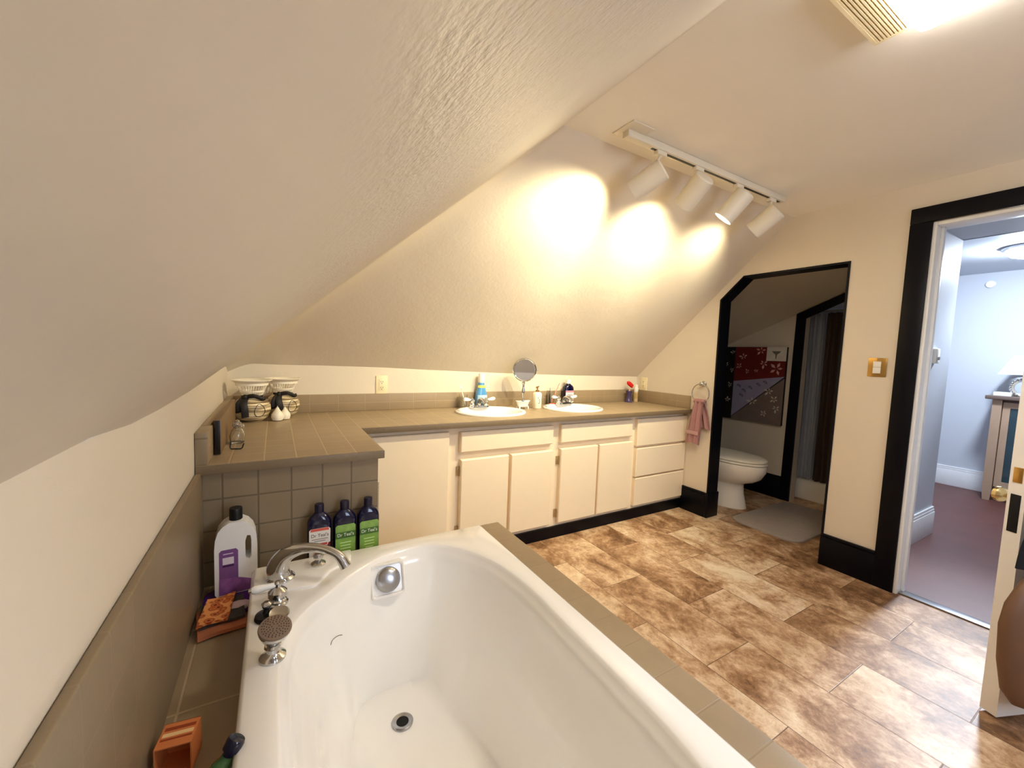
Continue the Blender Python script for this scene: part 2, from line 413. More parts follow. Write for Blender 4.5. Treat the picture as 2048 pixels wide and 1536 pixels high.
wroot = thing('window_1', 'white framed window in the wall behind the viewer', 'window', (0, 0, 0), kind='structure')
bm = BM()
for lo, hi in (((WX0-0.06, WZ0-0.06), (WX0+0.03, WZ1+0.06)), ((WX1-0.03, WZ0-0.06), (WX1+0.06, WZ1+0.06)), ((WX0+0.03, WZ0-0.06), (WX1-0.03, WZ0+0.03)), ((WX0+0.03, WZ1-0.03), (WX1-0.03, WZ1+0.06)), ((WX0+0.03, 1.435), (WX1-0.03, 1.465))):
    bx(bm, (lo[0], YFRONT-0.07, lo[1]), (hi[0], YFRONT+0.015, hi[1]), 0.004)
obj('window_frame', bm, M['white_trim'], wroot)
ld = bpy.data.lights.new('window_daylight', 'AREA'); ld.shape = 'RECTANGLE'; ld.size = WX1-WX0; ld.size_y = WZ1-WZ0
ld.energy = WINDOW_W; ld.color = WINDOW_RGB
lo_ = bpy.data.objects.new('window_daylight', ld); COL.objects.link(lo_); lo_.location = ((WX0+WX1)/2, YFRONT-0.12, (WZ0+WZ1)/2); lo_.rotation_euler = (PI/2, 0, 0)

# baseboards of the bathroom, black
def board(name, lo, hi, m, label, cap=0.02, axis=0):
    bm = BM(); bx(bm, lo, (hi[0], hi[1], hi[2]-cap), 0.002)
    lo2 = list(lo); hi2 = list(hi); lo2[2] = hi[2]-cap
    bx(bm, lo2, hi2, 0.006, 3)
    return structure(obj(name, bm, m), label, 'baseboard')
board('baseboard_right', (XR-0.018, 1.861, 0), (XR+0.0, 2.075, 0.193), M['black_trim'], 'black baseboard between the drawers and the toilet opening')
bm = BM(); bx(bm, (XR-0.018, 1.835, 0), (XR+WT+0.012, 1.861, 0.193), 0.004)
structure(obj('baseboard_return', bm, M['black_trim']), 'black baseboard block wrapping the left jamb of the toilet opening', 'baseboard')
board('baseboard_door', (XR-0.018, 0.832, 0), (XR+0.0, 1.092, 0.193), M['black_trim'], 'tall black baseboard between the toilet opening and the door')
# arch lining
def lining(name, path, x0, x1, th, m, label):
    """a board following the inside of an opening; path in (y, z), thickness inward"""
    bm = BM(); cen = Vector((sum(p[0] for p in path)/len(path), sum(p[1] for p in path)/len(path)))
    pts = [Vector(p) for p in path]; inn = []
    for i, p in enumerate(pts):
        ns = []
        for a, b in ((i-1, i), (i, i+1)):
            if 0 <= a and b < len(pts):
                t = (pts[b]-pts[a]).normalized(); n = Vector((-t.y, t.x))
                if n.dot(cen-p) < 0: n = -n
                ns.append(n)
        n = sum(ns, Vector((0, 0))); n = n.normalized(); k = 1/max(0.3, n.dot(ns[0])); inn.append(p+n*th*k)
    rings = [[(x0, a.x, a.y), (x1, a.x, a.y), (x1, b.x, b.y), (x0, b.x, b.y)] for a, b in zip(pts, inn)]
    loft(bm, rings, True, True)
    return structure(obj(name, bm, m, ang=20), label, 'trim')
lining('trim_1', ARCH, XR-0.004, XR+WT+0.006, 0.012, M['black_trim'], 'black painted lining of the clipped-corner toilet opening')
# door casing
bm = BM()
bx(bm, (XR-0.02, 0.745, 0), (XR+0.002, 0.833, 1.952), 0.004); bx(bm, (XR-0.02, -0.12, 1.952), (XR+0.002, 0.833, 2.031), 0.004); bx(bm, (XR-0.02, -0.12, 0), (XR+0.002, -0.034, 1.952), 0.004)
structure(obj('trim_2', bm, M['black_trim']), 'wide black casing around the doorway', 'trim')
bm = BM()
bx(bm, (XR-0.012, 0.729, 0), (XR+WT+0.01, 0.7465, 1.946), 0.003); bx(bm, (XR-0.012, -0.034, 1.929), (XR+WT+0.01, 0.729, 1.946), 0.003); bx(bm, (XR-0.0, -0.0345, 0), (XR+WT+0.01, -0.018, 1.929), 0.003)
bx(bm, (XR+0.045, 0.717, 0), (XR+0.08, 0.729, 1.929), 0.002)
structure(obj('trim_3', bm, M['white_trim']), 'white door jamb inside the black casing', 'trim')
bm = BM(); bx(bm, (2.885, -0.02, 0), (2.945, 0.73, 0.008), 0.003)
structure(obj('trim_4', bm, M['chrome_soft']), 'thin metal threshold strip across the doorway', 'threshold')

# ------------------------------------------------------------------ hall beyond the door
bm = BM(); bx(bm, (XR+WT, 0.93, 0), (4.2, 0.99, 2.4))
structure(obj('wall_hall_left', bm, M['hall_wall']), 'pale blue white wall just beyond the doorway', 'wall')
bm = BM(); bx(bm, (4.14, 0.99, 0), (4.2, 3.0, 2.4)); bx(bm, (6.144, -1.8, 0), (6.25, 3.0, 2.6)); bx(bm, (4.2, 2.9, 0), (6.144, 3.0, 2.6)); bx(bm, (2.99, -1.8, 0), (6.144, -1.7, 2.6))
structure(obj('wall_hall_far', bm, M['hall_wall']), 'pale blue white far wall of the room beyond the door', 'wall')
bm = BM(); bx(bm, (XR+WT, -1.7, 2.125), (4.2, 0.93, 2.18)); bx(bm, (4.2, -1.7, 2.19), (6.2, 2.95, 2.25)); bx(bm, (4.18, -1.7, 2.125), (4.2, 2.95, 2.25))
structure(obj('ceiling_hall', bm, M['hall_wall']), 'pale ceiling of the room beyond the door', 'ceiling')
def base_hall(name, lo, hi, axis, label):
    bm = BM(); lo, hi = list(lo), list(hi)
    bx(bm, lo, (hi[0], hi[1], 0.165), 0.002)
    g = 0.006
    if axis == 'y': bx(bm, (lo[0], lo[1]+0.003, 0.165), (hi[0], hi[1], 0.185), 0.004); bx(bm, (lo[0], lo[1]+g, 0.185), (hi[0], hi[1], 0.203), 0.005)
    else: bx(bm, (lo[0]+0.003, lo[1], 0.165), (hi[0], hi[1], 0.185), 0.004); bx(bm, (lo[0]+g, lo[1], 0.185), (hi[0], hi[1], 0.203), 0.005)
    return structure(obj(name, bm, M['white_trim']), label, 'baseboard')
base_hall('baseboard_hall_left', (2.995, 0.912, 0), (4.2, 0.9295, 0.2), 'y', 'white moulded baseboard just past the doorway')
base_hall('baseboard_hall_far', (6.126, -1.6, 0), (6.1435, 2.8, 0.2), 'x', 'white moulded baseboard along the far wall')
# hall ceiling lamp
t = thing('ceiling_lamp', 'round glowing flush lamp on the ceiling beyond the door', 'lamp', (5.05, 0.75, 2.19))
bm = BM(); lathe(bm, [(0.15, 0), (0.15, -0.02), (0.13, -0.03)]); obj('lamp_rim', bm, M['chrome_soft'], t)
bm = BM(); lathe(bm, [(0.125, -0.03), (0.12, -0.05), (0.095, -0.072), (0.05, -0.088), (0.0, -0.092)]); obj('lamp_shade', bm, emit_mat('hall_lamp_glass', HALL_RGB, HALL_EMIT), t)
ld = bpy.data.lights.new('added_hall_beam', 'SPOT'); ld.energy = HALL_BEAM; ld.color = HALL_RGB; ld.spot_size = math.radians(54); ld.spot_blend = 0.85; ld.shadow_soft_size = 0.13  # extra beam added below the lamp, aimed through the doorway to brighten the floor
lo_ = bpy.data.objects.new('added_hall_beam', ld); COL.objects.link(lo_); lo_.parent = t; lo_.location = (-0.16, 0.0, -0.20); lo_.rotation_euler = Vector((-2.6, -0.28, -1.9)).to_track_quat('-Z', 'Y').to_euler()
t = tag(obj('smoke_detector', (lambda b: (lathe(b, [(0.036, 0), (0.036, 0.014), (0.030, 0.022), (0.010, 0.024), (0.0, 0.021)], axis=(-1, 0, 0)), b)[1])(BM()), M['white_plastic'], loc=(6.144, 1.134, 2.075)), 'small round white detector high on the far wall', 'smoke detector')
t = thing('thermostat', 'small white thermostat on the wall past the doorway', 'thermostat', (3.86, 0.93, 1.30))
bm = BM(); bx(bm, (-0.035, -0.022, -0.05), (0.035, 0, 0.05), 0.005); obj('housing', bm, M['white_plastic'], t)
bm = BM(); lathe(bm, [(0.012, 0), (0.012, 0.008), (0.006, 0.010)], (0, -0.022, -0.015), (0, -1, 0)); obj('dial', bm, M['chrome_soft'], t)
# console cabinet and what stands on it
M['pale_wood'] = mat('pale_wood', srgb(176, 148, 124), 0.45, vary=0.12, vscale=9)
M['grey_wood'] = mat('grey_brown_wood', srgb(110, 92, 84), 0.45, vary=0.12, vscale=9)
M['dark_glass'] = mat('dark_cabinet_glass', srgb(38, 62, 70), 0.08, vary=0.4, vscale=5, coat=0.5)
t = thing('console_cabinet', 'pale wooden cabinet with dark glass doors beyond the doorway', 'cabinet', (5.96, 0.45, 0))
bm = BM(); bx(bm, (-0.20, -0.56, 0.955), (0.17, 0.565, 0.99), 0.006); obj('cabinet_top', bm, M['grey_wood'], t)
bm = BM(); bx(bm, (-0.13, -0.50, 0.10), (0.16, 0.50, 0.955), 0.003); obj('cabinet_body', bm, M['grey_wood'], t)
for yy in (-0.52, 0.49):
    for x0 in (-0.165, 0.10):
        bm = BM(); loft(bm, [[(x0+dx*s+0.03, yy+dy*s, z) for dx, dy in ((-.03, -.03), (.03, -.03), (.03, .03), (-.03, .03))] for z, s in ((0, 0.75), (0.10, 1), (0.953, 1))], True, True); obj('leg', bm, M['pale_wood'], t)
for y0, y1 in ((0.0, 0.455), (-0.455, 0.0)):
    bm = BM(); plate(bm, [[(y0, 0.14), (y1, 0.14), (y1, 0.93), (y0, 0.93)], [(y0+0.045, 0.19), (y0+0.045, 0.88), (y1-0.045, 0.88), (y1-0.045, 0.19)]], lambda u, v, q: (-0.13-q, u, v), 0.02)
    d = obj('cabinet_door', bm, M['pale_wood'], t)
    bm = BM(); bx(bm, (-0.141, y0+0.045, 0.19), (-0.135, y1-0.045, 0.88)); obj('glass_pane', bm, M['dark_glass'], d)
M['shade_cloth'] = mat('pleated_lamp_shade_cloth', srgb(240, 236, 226), 0.8, vary=0.03)
t = thing('table_lamp', 'lamp with a white pleated shade on the cabinet', 'lamp', (5.95, 0.80, 0.99))
bm = BM(); lathe(bm, [(0.06, 0), (0.06, 0.012), (0.02, 0.03), (0.035, 0.09), (0.045, 0.13), (0.018, 0.18), (0.008, 0.20), (0.008, 0.30)]); obj('lamp_base', bm, M['brass'], t)
bm = BM()
rings = [[((rr*(1+0.035*(k % 2)))*math.cos(2*PI*k/64), (rr*(1+0.035*(k % 2)))*math.sin(2*PI*k/64), z) for k in range(64)] for rr, z in ((0.185, 0.20), (0.16, 0.25), (0.125, 0.32), (0.095, 0.38), (0.09, 0.38), (0.12, 0.32), (0.18, 0.202))]
loft(bm, rings); obj('lamp_shade', bm, M['shade_cloth'], t, ang=80)
t = thing('round_table_mirror', 'small round beaded silver frame beneath the lamp shade', 'picture frame', (5.82, 0.80, 0.99), 0.0)
bm = BM(); lathe(bm, [(0.055, -0.008), (0.075, -0.008), (0.078, 0), (0.075, 0.01), (0.055, 0.008)], (0, 0, 0.085), (-1, 0, 0), cap0=False, cap1=False)
for k in range(24):
    a = 2*PI*k/24; bmesh.ops.create_uvsphere(bm, u_segments=8, v_segments=6, radius=0.010, matrix=Matrix.Translation((-0.006, 0.078*math.cos(a), 0.085+0.078*math.sin(a))))
bx(bm, (-0.01, -0.03, 0), (0.03, 0.03, 0.012), 0.003); obj('frame', bm, M['chrome'], t)
bm = BM(); lathe(bm, [(0.057, 0.0), (0.057, 0.004)], (0, 0, 0.085), (-1, 0, 0)); obj('glass', bm, M['mirror'], t)
bm = BM(); bx(bm, (-0.05, -0.055, 0), (0.05, 0.055, 0.035), 0.003); tag(obj('small_box', bm, M['white_plastic'], loc=(5.83, 0.915, 0.99)), 'small flat white box on the cabinet edge', 'box')

# ------------------------------------------------------------------ bathroom door, open into the room
hinge = Vector((2.868, -0.028, 0)); freep = Vector((2.157, 0.263, 0)); dd = (freep-hinge).normalized()
ang = math.atan2(dd.y, dd.x); LEN = (freep-hinge).length
t = thing('door_1', 'white panel door standing open into the bathroom', 'door', hinge, ang, kind='structure')
# local x runs from hinge to free edge, +y is the bathroom side, -y the side towards the doorway
TH = 0.045
bm = BM(); plate(bm, [[(0, 0.01), (LEN, 0.01), (LEN, 1.935), (0, 1.935)]], lambda u, v, q: (u, -TH+q, v), TH); obj('door_leaf', bm, mat('door_white_paint', srgb(238, 236, 232), 0.4, vary=0.02), t)
bm = BM()
for z0, z1 in ((0.2, 0.85), (1.0, 1.75)):
    for yy in (0.0, -TH-0.004): plate(bm, [[(0.1, z0), (LEN-0.1, z0), (LEN-0.1, z1), (0.1, z1)], [(0.13, z0+0.03), (0.13, z1-0.03), (LEN-0.13, z1-0.03), (LEN-0.13, z0+0.03)]], lambda u, v, q: (u, yy+q, v), 0.004)
obj('panel_moulding', bm, M['white_trim'], t)
bm = BM(); bx(bm, (LEN, -0.036, 0.836), (LEN+0.002, -0.012, 0.888), 0.0008); o = obj('strike_plate', bm, M['brass'], t); o['label'] = 'worn brass plate'
bm = BM(); bx(bm, (LEN-0.001, -0.036, 0.665), (LEN+0.0015, -0.010, 0.795), 0.0005); o = obj('latch_mortise', bm, M['black_hole'], t); o['label'] = 'empty dark lock mortise'
for s, y0 in ((1, 0.0), (-1, -TH)):
    bm = BM(); lathe(bm, [(0.026, 0), (0.026, 0.006), (0.010, 0.012), (0.010, 0.03), (0.022, 0.038), (0.028, 0.05), (0.026, 0.062), (0.014, 0.07), (0, 0.071)], (LEN-0.06, y0, 0.77), (0, s, 0)); obj('door_knob', bm, mat('pale_brass', srgb(206, 188, 142), 0.25, 1.0), t)
# a bag hanging from the bathroom-side knob
M['brown_leather'] = mat('brown_leather', srgb(112, 82, 62), 0.5, vary=0.15, vscale=8, bmp=0.08)
M['black_cloth'] = mat('black_cloth', srgb(12, 13, 20), 0.85, vary=0.2, bmp=0.1)
t = thing('hanging_bag', 'brown bag on black straps hanging from the knob of the open door', 'bag', (hinge.x, hinge.y, 0), ang)
bm = BM(); rings = []; bc, by = LEN-0.095, 0.072
for z, w, dp in ((0.105, 0.10, 0.020), (0.125, 0.155, 0.036), (0.18, 0.205, 0.046), (0.28, 0.232, 0.050), (0.40, 0.245, 0.048), (0.47, 0.235, 0.042), (0.53, 0.200, 0.032), (0.58, 0.16, 0.020), (0.60, 0.14, 0.012)):
    rings.append([(bc+w*math.copysign(abs(math.cos(a))**0.75, math.cos(a)), by+dp*math.copysign(abs(math.sin(a))**0.85, math.sin(a)), z+0.003*math.sin(5*a)) for a in [2*PI*k/40 for k in range(40)]])
loft(bm, rings, True, True); obj('bag_body', bm, M['brown_leather'], t, ang=60)
bm = BM(); rings = []
for z, w, dp in ((0.585, 0.205, 0.024), (0.62, 0.195, 0.02), (0.66, 0.18, 0.016), (0.72, 0.15, 0.012), (0.765, 0.09, 0.010), (0.785, 0.03, 0.006)):
    rings.append([(LEN-0.06+(bc-LEN+0.06)*(0.77-z)/0.185+w*math.cos(a), by-0.012+dp*math.sin(a)*(1+0.25*math.sin(4*a)), z) for a in [2*PI*k/36 for k in range(36)]])
loft(bm, rings, True, True); o = obj('strap', bm, M['black_cloth'], t, ang=60); o['label'] = 'gathered black cloth strap'
bm = BM(); bx(bm, (bc-0.16, by+0.035, 0.14), (bc+0.11, by+0.066, 0.34), 0.013, 3); o = obj('front_pocket', bm, M['black_cloth'], t); o['label'] = 'black front pocket'

# ------------------------------------------------------------------ toilet room
TX = 3.913
def toilet_ceil(x, y): return 1.377 + 0.44*(2.424-y) + 0.33*(TX-x)
bm = BM()
q = [(XR+WT, YB+0.05), (TX+0.1, YB+0.05), (TX+0.1, 0.95), (XR+WT, 0.95)]
loft(bm, [[(x, y, toilet_ceil(x, y)) for x, y in q], [(x, y, toilet_ceil(x, y)+0.05) for x, y in q]], True, True)
structure(obj('ceiling_toilet', bm, M['toilet_wall']), 'low sloping ceiling over the toilet', 'sloped ceiling')
bm = BM(); DY0, DY1 = 0.99, 1.75
prism(bm, [(DY1, 0), (DY1, toilet_ceil(TX, DY1)-0.03), (DY0, toilet_ceil(TX, DY0)-0.03), (DY0, 2.4), (YB+0.1, 2.4), (YB+0.1, 0)], lambda a, v, q: (TX+q, a, v), 0.09)
structure(obj('wall_toilet_far', bm, M['toilet_wall']), 'grey wall behind the toilet carrying the canvas', 'wall')
bm = BM(); bx(bm, (XR+WT, YB, 0), (4.2, YB+0.1, 2.4)); structure(obj('wall_toilet_back', bm, M['toilet_wall']), 'wall behind the toilet tank', 'wall')
bm = BM(); prism(bm, [(1.826, 0), (1.812, 1.642), (0.995, 2.004), (0.995, 1.945), (1.742, 1.60), (1.75, 0)], lambda a, v, q: (TX-0.018+q, a, v), 0.018)
structure(obj('trim_5', bm, M['black_trim']), 'black casing of the shower doorway beside the canvas', 'trim')
board('baseboard_toilet', (TX-0.018, 1.826, 0), (TX, YB, 0.205), M['black_trim'], 'black baseboard behind the toilet')
# shower beyond
M['curtain'] = mat('grey_blue_curtain', srgb(142, 150, 166), 0.7, vary=0.08)
M['curtain_brown'] = mat('brown_curtain', srgb(70, 54, 46), 0.75, vary=0.15)
def curtain(name, y0, y1, x, m, label, z0, z1, amp, n):
    bm = BM(); rows = []
    for z in (z0, z0+0.15, z0+0.4, z0+0.8, z1):
        f_ = 0.85+0.3*(z-z0)/(z1-z0)
        a = [(x+amp*math.sin(2*PI*k/8+0.6*math.sin(k*0.31)+z*0.4)*f_, y0+(y1-y0)*k/n, z) for k in range(n+1)]
        rows.append(a+[(p[0]+0.004, p[1], p[2]) for p in reversed(a)])
    loft(bm, rows, True, True); tag(obj(name, bm, m, ang=70), label, 'shower curtain')
curtain('shower_curtain', 1.66, 1.86, 4.045, M['curtain'], 'grey blue shower curtain gathered in the dark doorway', 0.21, 1.655, 0.018, 44)
curtain('shower_curtain', 1.08, 1.655, 4.06, M['curtain_brown'], 'dark brown curtain to the right of the grey blue curtain', 0.20, 1.655, 0.02, 90)
bm = BM(); tube(bm, [(4.05, 1.0, 1.675), (4.05, 2.0, 1.675)], 0.011); tag(obj('curtain_rod', bm, M['chrome_soft']), 'metal rod above the shower curtains', 'curtain rod')
bm = BM(); bx(bm, (4.085, 1.0, 0), (4.135, 2.3, 0.20), 0.015, 3); tag(obj('shower_curb', bm, M['porcelain']), 'white shower curb below the curtains', 'shower base')
bm = BM(); loft(bm, [[(a, b, z) for a, b in [(3.44+p[0]*s, 1.515+p[1]*s) for p in rrect(0.86, 0.48, 0.09, 6)]] for z, s in ((0.001, 1), (0.010, 1.0), (0.014, 0.985))], True, True)
tag(obj('bath_mat', bm, mat('grey_pile_mat', srgb(168, 158, 152), 0.95, vary=0.12, vscale=30, bmp=0.6, bscale=300)), 'grey bath mat on the floor in front of the toilet', 'bath mat')
# canvas
def canvas():
    t = thing('canvas_art', 'square canvas of black, red and lavender flower panels above the toilet', 'painting', (TX-0.03, 2.13, 1.005))
    L, R, B, T = 0.275+0.16, -0.272, -0.35, 0.352      # local y and z; positive y is picture left
    bm = BM(); bx(bm, (0, R, B), (0.029, L, T), 0.002); obj('stretched_canvas', bm, mat('canvas_black', srgb(12, 11, 14), 0.8), t)
    X0 = -0.0006
    def patch(name, poly, c, x=X0):
        bm = BM(); prism(bm, poly, lambda a, b, q: (x-q, a, b), 0.0006); return obj(name, bm, mat('canvas_'+name, c, 0.75, vary=0.18, vscale=18), t)
    S = 0.185
    patch('red_panel', [(S, T), (R, T), (R, 0.09), (S, 0.02)], srgb(98, 12, 14))
    patch('white_panel', [(-0.105, T), (R, T), (R, T-0.125), (-0.105, T-0.125)], srgb(206, 204, 198), X0-0.0007)
    patch('lavender_panel', [(S, 0.02), (R, 0.09), (S, -0.325)], srgb(142, 142, 176))
    patch('taupe_panel', [(S, -0.33), (R, 0.075), (R, B), (S, B)], srgb(112, 100, 98))
    patch('goblet', [(-0.15, 0.315), (-0.225, 0.315), (-0.215, 0.30), (-0.194, 0.285), (-0.19, 0.245), (-0.184, 0.245), (-0.18, 0.285), (-0.16, 0.30)], srgb(104, 104, 98), X0-0.0014)
    def flowers(name, spots, c, rad=0.022):
        rnd = random.Random(3); fm = mat('petals_'+name, c, 0.8, vary=0.15)
        for (y, z, s) in spots:
            bm = BM(); a0 = rnd.random()*6
            for k in range(5):
                a = a0+2*PI*k/5+rnd.uniform(-.2, .2); rr = rad*s*1.3*rnd.uniform(.7, 1.3); w = rr*0.20
                d = (math.cos(a), math.sin(a)); n = (-d[1], d[0])
                prism(bm, [(y+d[0]*rr*.15, z+d[1]*rr*.15), (y+d[0]*rr*.6+n[0]*w, z+d[1]*rr*.6+n[1]*w), (y+d[0]*rr, z+d[1]*rr), (y+d[0]*rr*.6-n[0]*w, z+d[1]*rr*.6-n[1]*w)], lambda p, q_, tt: (X0-0.0014-tt, p, q_), 0.0005)
            obj('painted_flower', bm, fm, t)
    flowers('red_panel_flowers', [(0.105, 0.26, 1.3), (-0.055, 0.32, 1.5), (0.14, 0.17, 1.0), (-0.085, 0.20, 1.5), (-0.2, 0.155, 2.0), (0.06, 0.12, .8), (-0.02, 0.13, .7)], srgb(188, 150, 138))
    flowers('black_panel_flowers', [(0.21, 0.30, .9), (0.30, 0.33, .8), (0.27, 0.18, .9), (0.21, 0.13, .9), (0.29, 0.06, .9), (0.22, -0.02, 1.0), (0.30, -0.09, .9), (0.235, -0.17, 1.1), (0.31, -0.22, .9), (0.38, 0.12, .9), (0.37, -0.1, .9)], srgb(176, 166, 162), 0.02)
    flowers('taupe_panel_flowers', [(-0.01, -0.16, 1.6), (-0.15, -0.05, 1.4), (-0.2, -0.12, 1.2), (-0.22, -0.2, 1.3), (-0.12, -0.26, 1.0)], srgb(196, 184, 176))
    ink = mat('ink', srgb(36, 36, 60), 0.8)
    for y, z in ((0.13, -0.02), (0.08, -0.06), (0.02, -0.03), (-0.05, 0.005), (-0.11, 0.03), (0.10, -0.11)):
        pts = smooth_path([(X0-0.001, y+0.02*math.cos(k*1.9), z+0.016*math.sin(k*2.4)) for k in range(7)], 4); bm = BM(); tube(bm, pts, 0.0012, 5); obj('ink_sketch', bm, ink, t)
canvas()
# toilet
def toilet():
    t = thing('toilet', 'white toilet with lid down seen through the clipped opening', 'toilet', (3.345, 2.0, 0))
    def oval(cy, a, b, z, n=40, e=1.0): return [(a*math.cos(2*PI*i/n), cy+b*math.sin(2*PI*i/n)*(1.0 if math.sin(2*PI*i/n) < 0 else e), z) for i in range(n)]
    bm = BM()
    loft(bm, [oval(0.075, 0.138, 0.262, 0.0), oval(0.075, 0.136, 0.258, 0.02), oval(0.07, 0.122, 0.228, 0.12), oval(0.06, 0.116, 0.212, 0.195), oval(0.045, 0.120, 0.218, 0.212), oval(0.02, 0.145, 0.255, 0.235), oval(0.0, 0.16, 0.285, 0.27), oval(-0.005, 0.182, 0.312, 0.33), oval(-0.005, 0.187, 0.318, 0.37), oval(-0.005, 0.183, 0.314, 0.385)], True, True)
    obj('bowl', bm, M['porcelain'], t, ang=50)
    def slab(z0, z1, k): return [oval(0.0, 0.18*k, 0.312*k, z0), oval(0.0, 0.19*k, 0.322*k, z0+0.004), oval(0.0, 0.19*k, 0.322*k, z1-0.006), oval(0.0, 0.182*k, 0.314*k, z1)]
    bm = BM(); loft(bm, slab(0.388, 0.406, 1.0), True, True); obj('seat', bm, M['white_plastic'], t)
    bm = BM(); loft(bm, slab(0.409, 0.432, 0.99)+[oval(0.0, 0.12, 0.25, 0.438)], True, True); obj('lid', bm, M['white_plastic'], t)
    bm = BM(); bx(bm, (-0.22, 0.34, 0.36), (0.22, 0.54, 0.72), 0.03, 4); obj('tank', bm, M['porcelain'], t)
    bm = BM(); bx(bm, (-0.23, 0.33, 0.722), (0.23, 0.55, 0.76), 0.012, 3); obj('tank_lid', bm, M['porcelain'], t)
toilet()

# ------------------------------------------------------------------ vanity
OV1, OV2 = (1.222, 2.335, 0.238, 0.205), (1.905, 2.335, 0.232, 0.205)
def build_counter():
    t = thing('tiled_countertop', 'long L-shaped grey brown tiled countertop with tiled backsplash', 'countertop', (0, 0, 0))
    poly = [(XL+0.002, YP), (XP, YP), (XP, YF), (XR-0.002, YF), (XR-0.002, YB-0.002), (XL+0.002, YB-0.002)]
    holes = [[(cx+a*0.9*math.cos(-2*PI*i/48), cy+b*0.9*math.sin(-2*PI*i/48)) for i in range(48)] for cx, cy, a, b in (OV1, OV2)]
    bm = BM(); plate(bm, [poly]+holes, lambda a, b, q: (a, b, 0.790+q), 0.030)
    obj('counter_slab', bm, M['tile_top'], t)
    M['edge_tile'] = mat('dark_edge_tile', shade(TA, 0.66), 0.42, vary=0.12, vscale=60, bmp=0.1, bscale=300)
    bm = BM(); e = 0.004
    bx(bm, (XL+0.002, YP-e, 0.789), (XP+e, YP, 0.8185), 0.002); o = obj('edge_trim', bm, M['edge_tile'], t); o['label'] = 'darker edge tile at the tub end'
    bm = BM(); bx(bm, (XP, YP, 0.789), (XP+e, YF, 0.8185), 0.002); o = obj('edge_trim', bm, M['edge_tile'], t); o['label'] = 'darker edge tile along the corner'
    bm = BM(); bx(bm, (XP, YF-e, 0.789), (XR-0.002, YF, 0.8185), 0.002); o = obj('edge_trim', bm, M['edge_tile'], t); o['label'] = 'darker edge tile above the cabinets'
    bm = BM()
    bx(bm, (XL+0.002, YB-0.014, ZCOUNT), (XR-0.002, YB-0.001, 0.9256), 0.003); obj('backsplash', bm, M['tile_splash'], t)
    bm = BM(); bx(bm, (XR-0.013, YF+0.012, ZCOUNT), (XR-0.001, YB-0.014, 0.9256), 0.003); obj('side_splash', bm, M['tile_splash_side'], t)
    bm = BM(); bx(bm, (XL+0.001, YP+0.008, ZCOUNT), (XL+0.034, 1.70, 0.924), 0.003); bx(bm, (XL+0.001, 1.70, ZCOUNT), (XL+0.026, YB-0.014, 0.9256), 0.003)
    obj('side_splash', bm, M['tile_splash_side'], t)
    bm = BM(); bx(bm, (XL+0.001, YP, ZCOUNT), (XL+0.034, YP+0.008, 0.924), 0.003); o = obj('end_tile', bm, M['tile_face'], t); o['label'] = 'end tile of the left splash, darkened for shade'  # darker face tile stands in for shade on this viewer-facing end
build_counter()
def front(name, x0, x1, z0, z1, parent):
    bm = BM(); Y0 = 2.066
    b = 0.005
    loft(bm, [[(x0, YFACE, z0), (x1, YFACE, z0), (x1, YFACE, z1), (x0, YFACE, z1)], [(x0, Y0+b, z0), (x1, Y0+b, z0), (x1, Y0+b, z1), (x0, Y0+b, z1)], [(x0+b, Y0, z0+b), (x1-b, Y0, z0+b), (x1-b, Y0, z1-b), (x0+b, Y0, z1-b)]], True, True)
    return obj(name, bm, M['cabinet'], parent)
def hinge_part(x, z, parent):
    bm = BM(); bx(bm, (x-0.009, YFACE-0.010, z-0.027), (x+0.005, YFACE, z+0.027), 0.003); tube(bm, [(x+0.005, YFACE-0.011, z-0.028), (x+0.005, YFACE-0.011, z+0.028)], 0.0045, 8)
    o = obj('hinge', bm, M['hinge'], parent); return o
def cabinet(x0, x1, label, base=True):
    t = thing('vanity_cabinet', label, 'cabinet', (0, 0, 0), group='cabinets under the vanity counter')
    bm = BM(); bx(bm, (x0, YFACE, 0.076), (x1, YFACE+0.018, 0.7895)); bx(bm, (x0, YFACE+0.018, 0.076), (x0+0.012, YB-0.02, 0.7895)); bx(bm, (x1-0.012, YFACE+0.018, 0.076), (x1, YB-0.02, 0.7895)); bx(bm, (x0+0.012, YFACE+0.018, 0.076), (x1-0.012, YB-0.02, 0.09)); bx(bm, (x0+0.012, YB-0.032, 0.09), (x1-0.012, YB-0.02, 0.7895)); obj('cabinet_body', bm, M['cabinet'], t)
    if base: bm = BM(); bx(bm, (x0, YFACE-0.014, 0.0), (x1, YFACE+0.012, 0.0755)); obj('toe_kick', bm, M['black_trim'], t)
    return t
CAB = [(0.345, 0.862), (0.862, 1.572), (1.572, 2.282), (2.282, XR-0.001)]
t = cabinet(*CAB[0], 'blank cabinet panel in the corner beside the tub end, left of both sinks')
front('panel', 0.36, 0.830, 0.10, 0.762, t)
t = cabinet(*CAB[1], 'two-door cabinet with a false drawer under the left sink')
front('drawer', 0.898, 1.540, 0.640, 0.757, t); front('door', 0.903, 1.216, 0.103, 0.598, t); front('door', 1.232, 1.540, 0.103, 0.598, t)
hinge_part(0.894, 0.53, t); hinge_part(0.894, 0.18, t)
t = cabinet(*CAB[2], 'two-door cabinet with a false drawer under the right sink')
front('drawer', 1.603, 2.256, 0.640, 0.760, t); front('door', 1.607, 1.928, 0.103, 0.600, t); front('door', 1.943, 2.262, 0.103, 0.600, t)
hinge_part(1.597, 0.523, t); hinge_part(1.597, 0.165, t)
t = cabinet(*CAB[3], 'stack of three wide drawers beside the toilet opening')
front('drawer', 2.308, XR-0.004, 0.558, 0.763, t); front('drawer', 2.311, XR-0.004, 0.326, 0.541, t); front('drawer', 2.312, XR-0.004, 0.103, 0.314, t)
